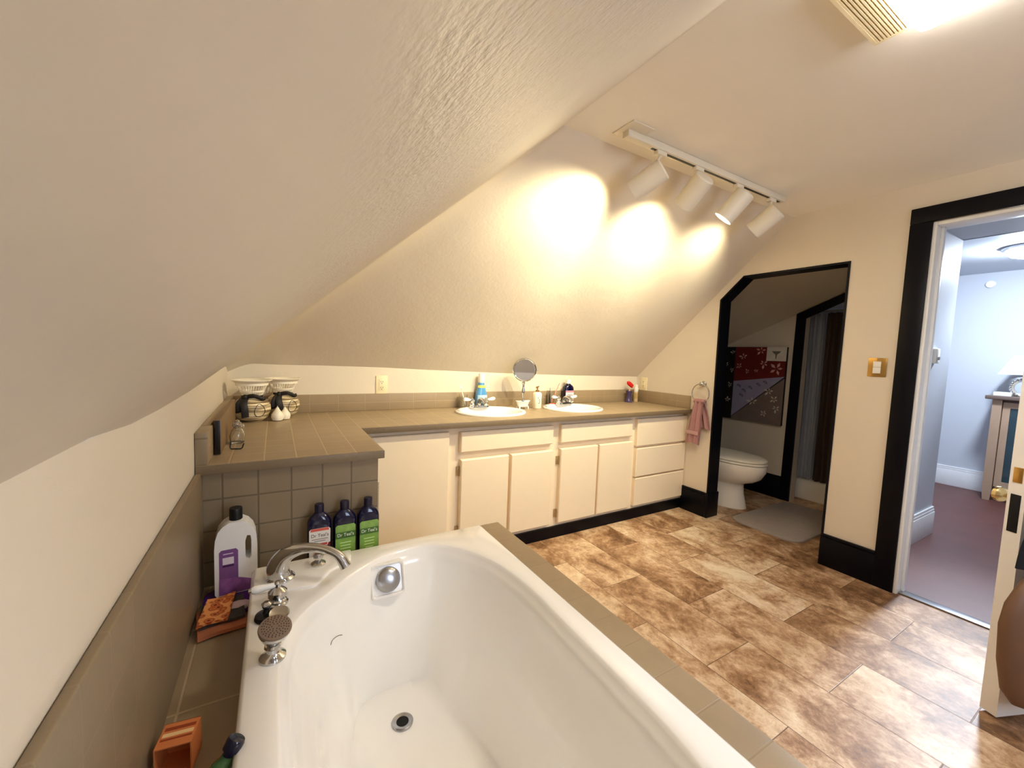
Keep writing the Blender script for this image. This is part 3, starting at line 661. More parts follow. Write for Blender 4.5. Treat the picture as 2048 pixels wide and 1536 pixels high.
# tiled end block under the counter by the tub
t = thing('tiled_peninsula', 'dark grey tiled block under the counter at the end of the tub', 'tiled block', (0, 0, 0))
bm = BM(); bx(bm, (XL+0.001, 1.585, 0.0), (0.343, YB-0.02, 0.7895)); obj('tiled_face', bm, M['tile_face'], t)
bm = BM()
for k in range(46): bx(bm, (0.343, 1.5852, 0.45+k*0.0052), (0.3475, 1.5862, 0.4522+k*0.0052))
o = obj('mesh_backing', bm, M['black_plastic'], t); o['label'] = 'ragged dark edge of tile mesh'; o['kind'] = 'stuff'
# sinks
def sink(ov, label):
    cx, cy, a, b = ov; t = thing('oval_sink', label, 'sink', (cx, cy, ZCOUNT))
    prof = [(1.0, 0.0005), (1.005, 0.006), (0.985, 0.0125), (0.93, 0.014), (0.87, 0.008), (0.83, -0.006), (0.76, -0.045), (0.62, -0.095), (0.40, -0.125), (0.12, -0.135)]
    bm = BM(); loft(bm, [[(a*s*math.cos(2*PI*i/56), b*s*math.sin(2*PI*i/56), z) for i in range(56)] for s, z in prof], False, True)
    obj('basin', bm, M['porcelain'], t, ang=60)
    bm = BM(); lathe(bm, [(0.026, -0.134), (0.024, -0.130), (0.016, -0.131)]); obj('drain', bm, M['chrome'], t)
sink(OV1, 'white oval sink on the left, below the standing round mirror'); sink(OV2, 'white oval sink on the right, next to the dark blue bottle')
def faucet(x, y, label, z0):
    t = thing('sink_faucet', label, 'faucet', (x, y, z0))
    bm = BM(); loft(bm, [[(p[0]*s, p[1]*s, z) for p in rrect(0.155, 0.05, 0.0245, 6)] for z, s in ((0, 1), (0.008, 1), (0.014, 0.9))], True, True); obj('base_plate', bm, M['chrome'], t)
    bm = BM(); P = smooth_path([(0, 0.005, 0.012), (0, 0.0, 0.035), (0, -0.03, 0.055), (0, -0.075, 0.05), (0, -0.105, 0.03)], 5)
    tube(bm, P, lerp_list([0.018, 0.016, 0.014, 0.012, 0.010], len(P)), 14); obj('spout', bm, M['chrome'], t)
    for s in (-1, 1):
        bm = BM(); lathe(bm, [(0.021, 0.012), (0.022, 0.018), (0.017, 0.026), (0.015, 0.034), (0.019, 0.042), (0.018, 0.05), (0.010, 0.058), (0.006, 0.064), (0, 0.066)], (s*0.052, 0, 0), n=20); h = obj('handle', bm, M['chrome'], t)
        bm = BM(); lathe(bm, [(0.006, 0.008), (0.008, 0.02), (0.0125, 0.04), (0.0125, 0.055), (0.008, 0.064), (0, 0.066)], (s*0.055, 0, 0.05), (s, -0.12, 0.16), 16); obj('lever', bm, M['porcelain'], h)
faucet(1.212, 2.498, 'chrome faucet with white levers on the left sink', 0.832); faucet(1.945, 2.498, 'chrome faucet with white levers on the right sink', 0.832)

# ------------------------------------------------------------------ things on the counter
Z = ZCOUNT
M['white_ceramic'] = mat('white_openwork_ceramic', srgb(244, 236, 216), 0.3, vary=0.03)
M['black_ribbon'] = mat('dark_ribbon', srgb(26, 20, 18), 0.6)
def ginger_vase(x, y, rot, label):
    t = thing('openwork_vase', label, 'vase', (x, y, Z), rot, 'pair of openwork vases in the counter corner'); t.scale = (0.92, 0.92, 0.985)
    m, nt, b = new_mat('printed_ceramic'); v = position(nt, (3, 3, 60), obj=True)
    n = noise_tex(nt, v, 2.2, 2); link(nt, ramp(nt, n, [(0.40, srgb(116, 96, 66)), (0.55, srgb(226, 206, 164)), (0.65, srgb(246, 232, 200))]), b.inputs['Base Color']); b.inputs['Roughness'].default_value = 0.35
    bm = BM(); lathe(bm, [(0.045, 0), (0.052, 0.004), (0.075, 0.022), (0.088, 0.055), (0.087, 0.08), (0.072, 0.108), (0.050, 0.122), (0.046, 0.128)], n=40); obj('body', bm, m, t)
    # flared openwork neck: ribs between rings
    bm = BM()
    def ring(r, z, w, h): lathe(bm, [(r-w, z-h), (r+w, z-h), (r+w, z+h), (r-w, z+h), (r-w, z-h)], n=40, cap0=False, cap1=False)
    ring(0.047, 0.131, 0.003, 0.004); ring(0.055, 0.155, 0.003, 0.004); ring(0.073, 0.19, 0.004, 0.006)
    for k in range(30):
        a = 2*PI*k/30; c, s = math.cos(a), math.sin(a)
        tube(bm, [(0.046*c, 0.046*s, 0.13), (0.055*c, 0.055*s, 0.155), (0.066*c, 0.066*s, 0.178), (0.073*c, 0.073*s, 0.19)], 0.0026, 6)
    lathe(bm, [(0.071, 0.190), (0.090, 0.2065), (0.096, 0.209), (0.096, 0.212), (0.088, 0.211), (0.069, 0.196)], n=40, cap0=False, cap1=False)
    obj('openwork_rim', bm, M['white_ceramic'], t)
    bm = BM()
    tube(bm, smooth_path([(-0.03+0.0, -0.052, 0.126), (-0.035, -0.083, 0.10), (-0.03, -0.094, 0.07), (-0.028, -0.088, 0.030)]), 0.004, 8, sx=4.2, up=(0, -1, 0.2))
    tube(bm, smooth_path([(-0.03, -0.052, 0.126), (-0.055, -0.076, 0.10), (-0.062, -0.078, 0.065), (-0.058, -0.07, 0.055)]), 0.004, 8, sx=3.6, up=(0, -1, 0.2))
    tube(bm, smooth_path([(-0.03, -0.052, 0.128), (0.01, -0.07, 0.135), (0.05, -0.06, 0.118), (0.06, -0.05, 0.122)]), 0.010, 8, sx=0.6)
    bmesh.ops.create_uvsphere(bm, u_segments=12, v_segments=8, radius=0.014, matrix=Matrix.Translation((-0.03, -0.056, 0.128)))
    lathe(bm, [(0.0475, 0.121), (0.0505, 0.121), (0.0505, 0.134), (0.0475, 0.134)], n=30, cap0=False, cap1=False)
    obj('ribbon', bm, M['black_ribbon'], t, ang=60)
    # pear-shaped label outline on the belly
    lab = BM(); P = []
    for k in range(25):
        a = 2*PI*k/24; uu = 0.026*math.cos(a)*(1-0.25*math.sin(a)); vv = 0.032*math.sin(a)
        zz = 0.062+vv; r = interp([(0.022, 0.075), (0.055, 0.088), (0.08, 0.087), (0.108, 0.072)], zz)+0.0012; th = -PI/2+0.45+uu/0.088
        P.append((r*math.cos(th), r*math.sin(th), zz))
    tube(lab, P, 0.0014, 6, cap=False); obj('printed_outline', lab, M['black_ribbon'], t)
ginger_vase(-0.100, 2.40, 0.0, 'openwork rimmed vase with dark ribbon, the left one in the corner')
ginger_vase(0.036, 2.523, 0.15, 'openwork rimmed vase with dark ribbon, the one behind the white pears')
def pear(x, y, s, label):
    bm = BM(); lathe(bm, [(0.012*s, 0), (0.024*s, 0.004*s), (0.029*s, 0.02*s), (0.026*s, 0.036*s), (0.014*s, 0.052*s), (0.008*s, 0.062*s), (0.006*s, 0.068*s), (0, 0.07*s)], n=24)
    t = thing('ceramic_pear', label, 'ornament', (x, y, Z)); obj('pear_body', bm, M['white_ceramic'], t)
    bm = BM(); tube(bm, [(0, 0, 0.068*s), (0.001, 0, 0.076*s)], 0.0018*s, 6); obj('stem', bm, M['white_ceramic'], t)
pear(0.009, 2.372, 1.0, 'white ceramic pear in front, before the right vase'); pear(0.043, 2.405, 0.92, 'white ceramic pear tucked behind the other pear')
# framed plaque standing along the left splash
t = thing('framed_plaque', 'dark edged plaque standing on the counter along the left wall', 'plaque', (-0.172, 1.69, Z))
bm = BM(); bx(bm, (-0.009, 0, 0.001), (0.009, 0.60, 0.124), 0.002); obj('plaque_board', bm, mat('brown_wood', srgb(126, 100, 70), 0.5, vary=0.25, vscale=12), t)
bm = BM(); bx(bm, (-0.008, -0.003, 0.003), (0.008, 0.0, 0.120), 0.001); o = obj('edge', bm, M['black_plastic'], t); o['label'] = 'black end of the board'
# clear glass jar with beaded top and wire hook
t = thing('glass_jar', 'small clear glass jar with sparkling top by the left wall', 'jar', (-0.128, 1.87, Z))
bm = BM(); lathe(bm, [(0.018, 0), (0.024, 0.006), (0.026, 0.03), (0.020, 0.05), (0.012, 0.06), (0.012, 0.066), (0.010, 0.066), (0.010, 0.058), (0.018, 0.048), (0.0235, 0.03), (0.021, 0.008), (0.0, 0.006)], n=24, cap0=True, cap1=False); obj('glass_body', bm, M['glass'], t)
bm = BM()
for k in range(7):
    a = 2*PI*k/7; bmesh.ops.create_icosphere(bm, subdivisions=1, radius=0.008, matrix=Matrix.Translation((0.010*math.cos(a), 0.010*math.sin(a), 0.072+0.004*(k % 2))))
bmesh.ops.create_icosphere(bm, subdivisions=1, radius=0.010, matrix=Matrix.Translation((0, 0, 0.084))); obj('stopper', bm, M['chrome'], t, ang=5)
bm = BM(); tube(bm, smooth_path([(-0.012, -0.055, 0.03), (-0.014, -0.06, 0.006), (0.0, -0.064, 0.0035), (0.02, -0.066, 0.004), (0.026, -0.066, 0.018), (0.028, -0.066, 0.022)]), 0.0022, 8)
tag(obj('metal_hook', bm, M['black_plastic'], loc=(-0.128, 1.82, Z)), 'small dark curved hook lying in front of the glass jar', 'hook')
bm = BM()
for k, (dx, dy, dz) in enumerate(((0, 0, 0), (0.018, 0.008, 0), (0.008, 0.022, 0), (0.01, 0.01, 0.015), (0.026, 0.022, 0))): bmesh.ops.create_icosphere(bm, subdivisions=1, radius=0.010, matrix=Matrix.Translation((dx, dy, dz+0.0095)))
tag(obj('glass_beads', bm, M['chrome'], loc=(-0.158, 2.19, Z), ang=5), 'cluster of shiny glass beads beside the left vase', 'ornament')
def tumbler(x, y, label, r=0.028, h=0.095):
    bm = BM(); lathe(bm, [(r*0.82, 0), (r, h), (r-0.002, h), (r*0.82-0.002, 0.006), (0, 0.006)], n=28, cap1=False)
    return tag(obj('tumbler', bm, M['glass'], loc=(x, y, Z)), label, 'tumbler')
def toothbrush(base, top, m, label):
    base, top = Vector(base), Vector(top); d = (top-base).normalized(); L = (top-base).length; t = thing('toothbrush', label, 'toothbrush', base)
    bm = BM(); P = [d*(L*k/8) for k in range(9)]; tube(bm, P, [0.004, 0.006, 0.0065, 0.006, 0.005, 0.0035, 0.003, 0.0035, 0.003], 8); obj('handle', bm, m, t)
    bm = BM(); x, y, _ = frame(d)
    tube(bm, [d*(L*0.86)-y*0.002, d*(L*0.86)-y*0.010], 0.004, 8); tube(bm, [d*(L*0.94)-y*0.002, d*(L*0.94)-y*0.010], 0.004, 8); obj('bristles', bm, M['white_plastic'], t)
tumbler(1.118, 2.555, 'clear glass tumbler holding a toothbrush, left of the left sink faucet')
toothbrush((1.135, 2.555, Z+0.008), (1.093, 2.55, Z+0.165), M['white_plastic'], 'white toothbrush leaning in the tumbler by the left sink')
tumbler(1.868, 2.565, 'clear glass tumbler holding toothbrushes, left of the dark blue bottle', 0.03, 0.10)
toothbrush((1.865, 2.562, Z+0.008), (1.935, 2.55, Z+0.17), mat('pink_plastic', srgb(232, 150, 128), 0.4), 'pale pink toothbrush leaning right in the right tumbler')
toothbrush((1.862, 2.57, Z+0.008), (1.872, 2.59, Z+0.13), M['black_plastic'], 'dark toothbrush standing upright in the right tumbler')
bm = BM(); bx(bm, (-0.03, -0.008, 0), (0.03, 0.008, 0.018), 0.006, 3); tag(obj('red_tube', bm, mat('orange_red_plastic', srgb(206, 78, 44), 0.4), loc=(1.855, 2.525, Z)), 'small orange red tube lying before the right tumbler', 'tube')
def bottle(name, label, x, y, rot, sect, cap, mats, extra=None, cat='bottle', z=Z):
    """sect: (half width, half depth, height, exponent) rings of the body"""
    t = thing(name, label, cat, (x, y, z), rot); bm = BM(); n = 40; rings = []
    for a, b, h, e in sect:
        rings.append([(a*math.copysign(abs(math.cos(q))**e, math.cos(q)), b*math.copysign(abs(math.sin(q))**e, math.sin(q)), h) for q in [2*PI*k/n for k in range(n)]])
    loft(bm, rings, True, True); obj('bottle_body', bm, mats[0], t, ang=50)
    bm = BM(); lathe(bm, cap, n=28); obj('cap', bm, mats[1], t)
    return t
def wrap_label(parent, name, a, b, e, z0, z1, m, q0=-2.3, q1=-0.84, off=0.0008, taper=1.0):
    bm = BM(); n = 24; rows = []
    for z, s in ((z0, 1.0), (z1, taper)):
        r = []
        for k in range(n+1):
            q = q0+(q1-q0)*k/n; r.append(((a+off)*s*math.copysign(abs(math.cos(q))**e, math.cos(q)), (b+off)*s*math.copysign(abs(math.sin(q))**e, math.sin(q)), z))
        rows.append(r)
    loft(bm, rows, closed=False); return obj(name, bm, m, parent)
M['clear_blue'] = mat('clear_blue_liquid', srgb(84, 150, 205), 0.08, vary=0.25, vscale=18, coat=0.5)
t = bottle('mouthwash_bottle', 'light blue mouthwash bottle with tall white cap behind the left faucet', 1.262, 2.573, 0.0,
           [(0.036, 0.028, 0, 0.8), (0.044, 0.032, 0.006, 0.8), (0.045, 0.032, 0.06, 0.8), (0.040, 0.030, 0.10, 0.85), (0.030, 0.026, 0.135, 0.9), (0.024, 0.022, 0.158, 1), (0.0235, 0.021, 0.175, 1)],
           [(0.0225, 0.175), (0.024, 0.178), (0.021, 0.235), (0.019, 0.240), (0, 0.240)], (M['clear_blue'], M['white_plastic']))
wrap_label(t, 'neck_label', 0.0275, 0.0245, 0.95, 0.140, 0.158, mat('yellow_label', srgb(226, 220, 96), 0.5), -3.1, -0.05, 0.002, 0.87)
wrap_label(t, 'label', 0.0455, 0.0325, 0.8, 0.03, 0.09, mat('ice_blue_label', srgb(176, 208, 226), 0.5, vary=0.3, vscale=60), -2.5, -0.6, 0.001, 0.95)
t = bottle('mouthwash_bottle', 'dark blue mouthwash bottle with white cap behind the right faucet', 2.035, 2.566, 0.0,
           [(0.040, 0.026, 0, 0.6), (0.046, 0.030, 0.006, 0.6), (0.046, 0.030, 0.115, 0.6), (0.046, 0.029, 0.135, 0.65), (0.034, 0.024, 0.152, 0.8), (0.020, 0.018, 0.160, 1), (0.018, 0.018, 0.168, 1)],
           [(0.0185, 0.166), (0.020, 0.168), (0.018, 0.196), (0.016, 0.200), (0, 0.200)], (M['navy'], M['white_plastic']))
wrap_label(t, 'label', 0.046, 0.030, 0.6, 0.03, 0.112, mat('white_label', srgb(226, 222, 228), 0.5, vary=0.06), -2.45, -0.68, 0.001)
wrap_label(t, 'label_band', 0.046, 0.030, 0.6, 0.098, 0.110, mat('pink_band', srgb(206, 130, 150), 0.5), -2.42, -0.71, 0.0016)
bm = BM()
for k in range(5): bx(bm, (-0.026, -0.0335, 0.045+k*0.009), (0.026-0.008*(k % 3), -0.0328, 0.048+k*0.009))
obj('fine_print', bm, mat('grey_print', srgb(160, 156, 172), 0.6), t)
# round magnifying mirror on a claw-foot tub
t = thing('makeup_mirror', 'round tilting mirror on a tiny white claw-foot bathtub', 'mirror', (1.515, 2.415, Z))
bm = BM(); N = 40
rings = [[(0.036*s+dx*math.cos(2*PI*i/N), dy*math.sin(2*PI*i/N), z+0.006*(math.cos(2*PI*i/N)**2 if z > 0.03 else 0)) for i in range(N)] for dx, dy, z, s in ((0.030, 0.016, 0.014, 0), (0.040, 0.022, 0.018, 0), (0.047, 0.027, 0.034, 0), (0.054, 0.031, 0.05, 0), (0.058, 0.034, 0.053, 0), (0.056, 0.032, 0.055, 0), (0.05, 0.027, 0.053, 0), (0.044, 0.022, 0.045, 0))]
loft(bm, rings, True, True); obj('tub_base', bm, M['porcelain'], t)
for sx in (-1, 1):
    for sy in (-1, 1):
        bm = BM(); tube(bm, smooth_path([(sx*0.030, sy*0.014, 0.022), (sx*0.036, sy*0.018, 0.012), (sx*0.034, sy*0.017, 0.004), (sx*0.038, sy*0.019, 0.003)]), [0.005]*9+[0.005]*9+[0.0035], 8); obj('claw_foot', bm, M['porcelain'], t)
bm = BM(); lathe(bm, [(0.013, 0.046), (0.010, 0.052), (0.007, 0.065), (0.008, 0.085), (0.012, 0.11), (0.013, 0.13), (0.008, 0.152), (0.007, 0.17), (0.012, 0.185), (0.007, 0.20)], n=20); obj('stem', bm, M['chrome'], t)
nv = Vector((-0.50, -0.80, 0.02)).normalized(); xx, yy, _ = frame(nv); cc = Vector((0.004, 0.0, 0.278))
bm = BM(); lathe(bm, [(0.072, -0.012), (0.080, -0.010), (0.084, -0.002), (0.084, 0.004), (0.078, 0.010), (0.0735, 0.0065)], cc, nv, 48, cap1=False); obj('mirror_rim', bm, M['chrome'], t)
bm = BM(); lathe(bm, [(0.074, 0.0055), (0.074, 0.007)], cc, nv, 48); obj('mirror_glass', bm, M['mirror'], t)
for s in (-1, 1): bm = BM(); bmesh.ops.create_uvsphere(bm, u_segments=10, v_segments=8, radius=0.006, matrix=Matrix.Translation(cc+xx*s*0.088)); obj('pivot_knob', bm, M['chrome'], t)
# lotion dispenser
t = bottle('lotion_dispenser', 'cream pump dispenser with a leaf print between the sinks', 1.632, 2.41, 0.1,
           [(0.026, 0.022, 0, 0.6), (0.030, 0.026, 0.005, 0.6), (0.030, 0.026, 0.105, 0.6), (0.026, 0.022, 0.116, 0.7), (0.013, 0.013, 0.121, 1)],
           [(0.013, 0.121), (0.014, 0.124), (0.012, 0.134), (0.005, 0.136), (0.005, 0.150), (0.009, 0.152), (0.009, 0.160), (0, 0.161)], (mat('cream_ceramic', srgb(246, 238, 214), 0.3), M['brass']), cat='soap dispenser')
bm = BM(); tube(bm, smooth_path([(0, 0, 0.156), (-0.015, -0.010, 0.158), (-0.027, -0.018, 0.150)]), 0.004, 8); tube(bm, [(0, 0, 0.157), (0.022, 0.01, 0.160)], 0.0035, 8); obj('pump_spout', bm, M['brass'], t)
bm = BM()
for a, zz, uu in ((0.6, 0.06, -0.006), (1.2, 0.045, 0.002), (0.2, 0.04, -0.010), (1.6, 0.07, -0.012)):
    d = (math.cos(a), math.sin(a)); n = (-d[1], d[0])
    prism(bm, [(uu, zz), (uu+d[0]*.008+n[0]*.003, zz+d[1]*.008+n[1]*.003), (uu+d[0]*.018, zz+d[1]*.018), (uu+d[0]*.008-n[0]*.003, zz+d[1]*.008-n[1]*.003)], lambda p, q_, tt: (p, -0.0262-tt, q_), 0.0006)
obj('leaf_print', bm, mat('brown_print', srgb(90, 60, 38), 0.6), t)
# red razor in a dark glass holder, small bottle
t = thing('glass_vase', 'small dark violet flared glass holder in the far right corner', 'vase', (2.705, 2.548, Z))
bm = BM(); lathe(bm, [(0.036, 0), (0.036, 0.006), (0.026, 0.02), (0.021, 0.05), (0.024, 0.08), (0.031, 0.10), (0.029, 0.10), (0.022, 0.08), (0.019, 0.05), (0, 0.02)], n=28, cap1=False); obj('holder', bm, mat('violet_glass', srgb(66, 52, 96), 0.08, vary=0.3, coat=0.6), t)
t = thing('hair_clip', 'bright red claw clip sticking out of the violet glass holder', 'hair clip', (2.705, 2.548, Z+0.03))
bm = BM(); tube(bm, [(0, 0, 0.0), (0.002, 0, 0.085)], 0.006, 10); obj('stick', bm, mat('pale_pink_plastic', srgb(226, 176, 158), 0.35), t)
bm = BM(); R = Matrix.Rotation(0.55, 3, 'Y'); bx(bm, (-0.034, -0.012, -0.018), (0.034, 0.012, 0.018), 0.010, 3, rot=R); bmesh.ops.translate(bm, vec=(0.012, 0, 0.125), verts=bm.verts[:]); bx(bm, (-0.028, -0.011, 0.128), (0.0, 0.011, 0.156), 0.008, 3); obj('clip_head', bm, mat('bright_red_plastic', srgb(214, 26, 24), 0.3), t)
t = bottle('spray_bottle', 'small slim bottle with a white cap at the right end of the counter', 2.795, 2.552, 0,
           [(0.017, 0.017, 0, 1), (0.019, 0.019, 0.004, 1), (0.019, 0.019, 0.085, 1), (0.016, 0.016, 0.09, 1)],
           [(0.019, 0.09), (0.0195, 0.092), (0.0195, 0.125), (0.017, 0.128), (0.015, 0.130), (0.015, 0.150), (0.012, 0.153), (0, 0.154)], (mat('tan_plastic', srgb(206, 178, 134), 0.35), M['white_plastic']))
wrap_label(t, 'label', 0.019, 0.019, 1, 0.03, 0.08, mat('ochre_label', srgb(178, 150, 92), 0.5), -3.0, -0.1)
# outlets and switches
def outlet(loc, rot, label, kind='outlet', m=None):
    t = thing('wall_outlet', label, 'outlet', loc, rot)
    bm = BM(); bx(bm, (-0.036, -0.006, -0.058), (0.036, 0, 0.058), 0.003); obj('cover_plate', bm, m or M['ivory_plastic'], t)
    bm = BM(); bx(bm, (-0.017, -0.008, -0.034), (0.017, -0.006, 0.034), 0.0015); f = obj('receptacle', bm, M['ivory_plastic'], t)
    bm = BM()
    for zz in (0.018, -0.018):
        for s in (-1, 1): bx(bm, (s*0.006-0.0012, -0.0085, zz-0.004), (s*0.006+0.0012, -0.0079, zz+0.005))
        bx(bm, (-0.002, -0.0085, zz-0.012), (0.002, -0.0079, zz-0.008))
    obj('slots', bm, M['black_hole'], f)
outlet((0.582, YB, 0.981), 0, 'ivory outlet on the back wall left of the sinks')
outlet((XR, 2.538, 0.983), -PI/2, 'ivory outlet on the right wall above the counter end')
t = thing('light_switch', 'square brass switch plate beside the doorway', 'light switch', (XR, 0.910, 1.208), -PI/2)
bm = BM(); bx(bm, (-0.041, -0.006, -0.052), (0.041, 0, 0.052), 0.003); obj('switch_plate', bm, M['brass'], t)
bm = BM(); bx(bm, (-0.017, -0.010, -0.033), (0.017, -0.005, 0.0), 0.002); bx(bm, (-0.017, -0.011, 0.001), (0.017, -0.005, 0.033), 0.002); obj('rocker', bm, M['white_plastic'], t)
bm = BM(); lathe(bm, [(0.003, 0), (0.002, 0.0015)], (0, -0.006, 0.043), (0, -1, 0), 10); lathe(bm, [(0.003, 0), (0.002, 0.0015)], (0, -0.006, -0.043), (0, -1, 0), 10); obj('screws', bm, M['chrome_soft'], t)
# towel ring and towel
t = thing('towel_ring', 'chrome ring holder on the wall beside the toilet opening', 'towel ring', (XR, 1.945, 1.03))
bm = BM(); lathe(bm, [(0.022, 0), (0.022, 0.005), (0.011, 0.012), (0.010, 0.03), (0.015, 0.036), (0.015, 0.044), (0.008, 0.05), (0, 0.051)], axis=(-1, 0, 0), n=24); obj('mount', bm, M['chrome'], t)
bm = BM(); tube(bm, [(-0.038, 0.072*math.sin(2*PI*k/48), -0.072+0.072*math.cos(2*PI*k/48)) for k in range(49)], 0.0045, 10, cap=False); obj('ring', bm, M['chrome'], t)
M['mauve'] = mat('mauve_terry', srgb(172, 128, 126), 0.95, vary=0.10, vscale=40, bmp=0.5, bscale=420)
def towel():
    t = thing('hand_towel', 'mauve hand towel hanging from the chrome ring', 'towel', (XR-0.038, 1.945, 0.888))
    def leaf(x_off, zb, wb, skew, name):
        bm = BM(); rows = []; K = 28
        for i in range(14):
            s = i/13; z = 0.006+(zb-0.006)*s; w = 0.042+(wb-0.042)*min(1, s*1.6)
            A = 0.010*(1-0.45*s)
            fr = []
            for k in range(K+1):
                q = k/K-0.5; y = 2*q*w+skew*s; fr.append((x_off*(0.35+0.65*min(1, s*3))+A*math.sin(q*15+1.2*s), y, z+0.006*math.cos(q*6)*s))
            th = 0.0065
            rows.append([(p[0]-th, p[1], p[2]) for p in fr]+[(p[0]+th, p[1], p[2]) for p in reversed(fr)])
        loft(bm, rows, True, True); return obj(name, bm, M['mauve'], t, ang=70)
    f1 = leaf(-0.020, -0.325, 0.055, 0.028, 'front_fold'); leaf(0.016, -0.20, 0.052, -0.035, 'back_fold')
    bm = BM(); bx(bm, (-0.0355, -0.026, -0.255), (-0.030, 0.080, -0.225), 0.002); o = obj('woven_band', bm, mat('mauve_band', srgb(186, 146, 142), 0.9, vary=0.08), f1)
    bm = BM(); tube(bm, [(0, -0.045, 0.008), (0, 0, 0.010), (0, 0.045, 0.008)], 0.018, 12); obj('top_fold', bm, M['mauve'], t)
towel()

# ------------------------------------------------------------------ bathtub
TX0, TX1, TY0, TY1, ZR = -0.0666, 0.7273, -0.30, 1.45, 0.5026
INNER = [(.660, 1.026), (.657, .75), (.650, .5), (.635, .38), (.60, .2), (.53, .0), (.43, -.13), (.33, -.17), (.23, -.13), (.13, .0), (.06, .2), (.025, .4), (.006, .7), (.004, .95), (.022, 1.07), (.075, 1.165), (.13, 1.215), (.20, 1.285), (.30, 1.352), (.41, 1.378), (.515, 1.352), (.612, 1.226)]
def closed_spline(pts, n):
    m = len(pts); out = []
    for i in range(m):
        p0, p1, p2, p3 = (Vector(pts[(i+q) % m]) for q in (-1, 0, 1, 2))
        for j in range(12):
            t = j/12; out.append(0.5*((2*p1)+(p2-p0)*t+(2*p0-5*p1+4*p2-p3)*t*t+(3*p1-p0-3*p2+p3)*t**3))
    L = [0]
    for i in range(len(out)): L.append(L[-1]+(out[(i+1) % len(out)]-out[i]).length)
    res = []; k = 0
    for i in range(n):
        s = L[-1]*i/n
        while L[k+1] < s: k += 1
        f = (s-L[k])/(L[k+1]-L[k]); res.append(out[k].lerp(out[(k+1) % len(out)], f))
    return res
def bathtub():
    t = thing('bathtub', 'white drop-in bathtub filling the foreground', 'bathtub', (0, 0, 0))
    n = 240; C = closed_spline(INNER, n)
    nor = []
    for i in range(n):
        d = (C[(i+1) % n]-C[i-1]).normalized(); nor.append(Vector((d.y, -d.x)))
    cen = Vector((0.33, 0.62))
    if nor[0].dot(C[0]-cen) < 0: nor = [-q for q in nor]
    def outer(p, inset):
        # where the ray from the middle line through p leaves the rim rectangle
        x0, x1, y0, y1 = TX0+inset, TX1-inset, TY0+inset, TY1-inset
        o = Vector((0.33, min(max(p.y, 0.22), 1.0))); d = p-o; ts = []
        if abs(d.x) > 1e-6: ts.append(((x1 if d.x > 0 else x0)-o.x)/d.x)
        if abs(d.y) > 1e-6: ts.append(((y1 if d.y > 0 else y0)-o.y)/d.y)
        return o+d*min(ts)
    rings = []
    def snap(ring, inset):   # put true corners into the outline
        for cx in (TX0+inset, TX1-inset):
            for cy in (TY0+inset, TY1-inset):
                k = min(range(n), key=lambda i: (ring[i]-Vector((cx, cy))).length); ring[k] = Vector((cx, cy))
        return ring
    for inset, z in ((0.0, ZR-0.085), (0.0, ZR-0.012), (0.003, ZR-0.004), (0.010, ZR)):
        R = snap([outer(p, inset) for p in C], inset); rings.append([(p.x, p.y, z) for p in R])
    mid = snap([outer(p, 0.010) for p in C], 0.010)
    rings.append([(*(C[i]+nor[i]*0.020).lerp(mid[i], 0.08), ZR) for i in range(n)])
    rings.append([(*(C[i]+nor[i]*0.005), ZR-0.0006) for i in range(n)])
    rings.append([(*(C[i]+nor[i]*0.001), ZR-0.003) for i in range(n)])
    rings.append([(*(C[i]-nor[i]*0.004), ZR-0.010) for i in range(n)])
    rings.append([(*(C[i]-nor[i]*0.012), ZR-0.026) for i in range(n)])
    rings.append([(*(C[i]-nor[i]*0.017), ZR-0.0295) for i in range(n)])
    # bottom outline
    BOT = [(.49, 1.0), (.515, .8), (.52, .55), (.50, .32), (.45, .14), (.33, .06), (.21, .14), (.16, .32), (.14, .55), (.145, .8), (.17, 1.0), (.19, 1.14), (.215, 1.215), (.26, 1.245), (.33, 1.252), (.405, 1.246), (.44, 1.215), (.455, 1.13)]
    B = closed_spline(BOT, 960)
    def bot(i):
        p = C[i]; o = Vector((0.33, min(max(p.y, 0.22), 1.05))); d = (p-o).normalized()
        return max(B, key=lambda q: (q-o).normalized().dot(d) if (q-o).length > 1e-6 else -1)
    Bm = [bot(i) for i in range(n)]
    Bm = [(Bm[i-2]+Bm[i-1]+Bm[i]*2+Bm[(i+1) % n]+Bm[(i+2) % n])/6 for i in range(n)]
    def wall(i, s):    # s 0 at the lip, 1 at the floor of the tub
        p = C[i]; arm = math.exp(-((p.y-0.72)/0.26)**2) * (1 if abs(p.x-0.33) > 0.2 else 0)
        k = s**1.25; k2 = k
        if arm > 0.02: k2 = k + arm*0.22*math.exp(-((s-0.42)/0.14)**2)
        return (p-nor[i]*0.020).lerp(Bm[i], min(1, k2*0.93))
    zf = 0.10
    for s in (0.06, 0.14, 0.24, 0.34, 0.42, 0.50, 0.60, 0.70, 0.79, 0.87, 0.93):
        rings.append([(*wall(i, s), ZR-0.032-(ZR-0.032-zf)*s*0.985) for i in range(n)])
    rings.append([(*wall(i, 0.97).lerp(Bm[i], 0.45), zf+0.014) for i in range(n)])
    rings.append([(*wall(i, 1.0).lerp(Bm[i], 0.85), zf+0.003) for i in range(n)])
    rings.append([(*Bm[i].lerp(Vector((0.33, min(max(Bm[i].y, .35), .95))), 0.25), zf) for i in range(n)])
    rings.append([(*Bm[i].lerp(Vector((0.33, min(max(Bm[i].y, .35), .95))), 0.85), zf-0.002) for i in range(n)])
    bm = BM(); loft(bm, rings, False, True)
    obj('tub_shell', bm, M['tub'], t, ang=62)
    # recessed square and chrome overflow cover on the end wall
    oc = Vector((0.322, 1.314, 0.440)); on = Vector((0, -0.93, 0.36)).normalized()
    bm = BM(); xx, yy, _ = frame(on)
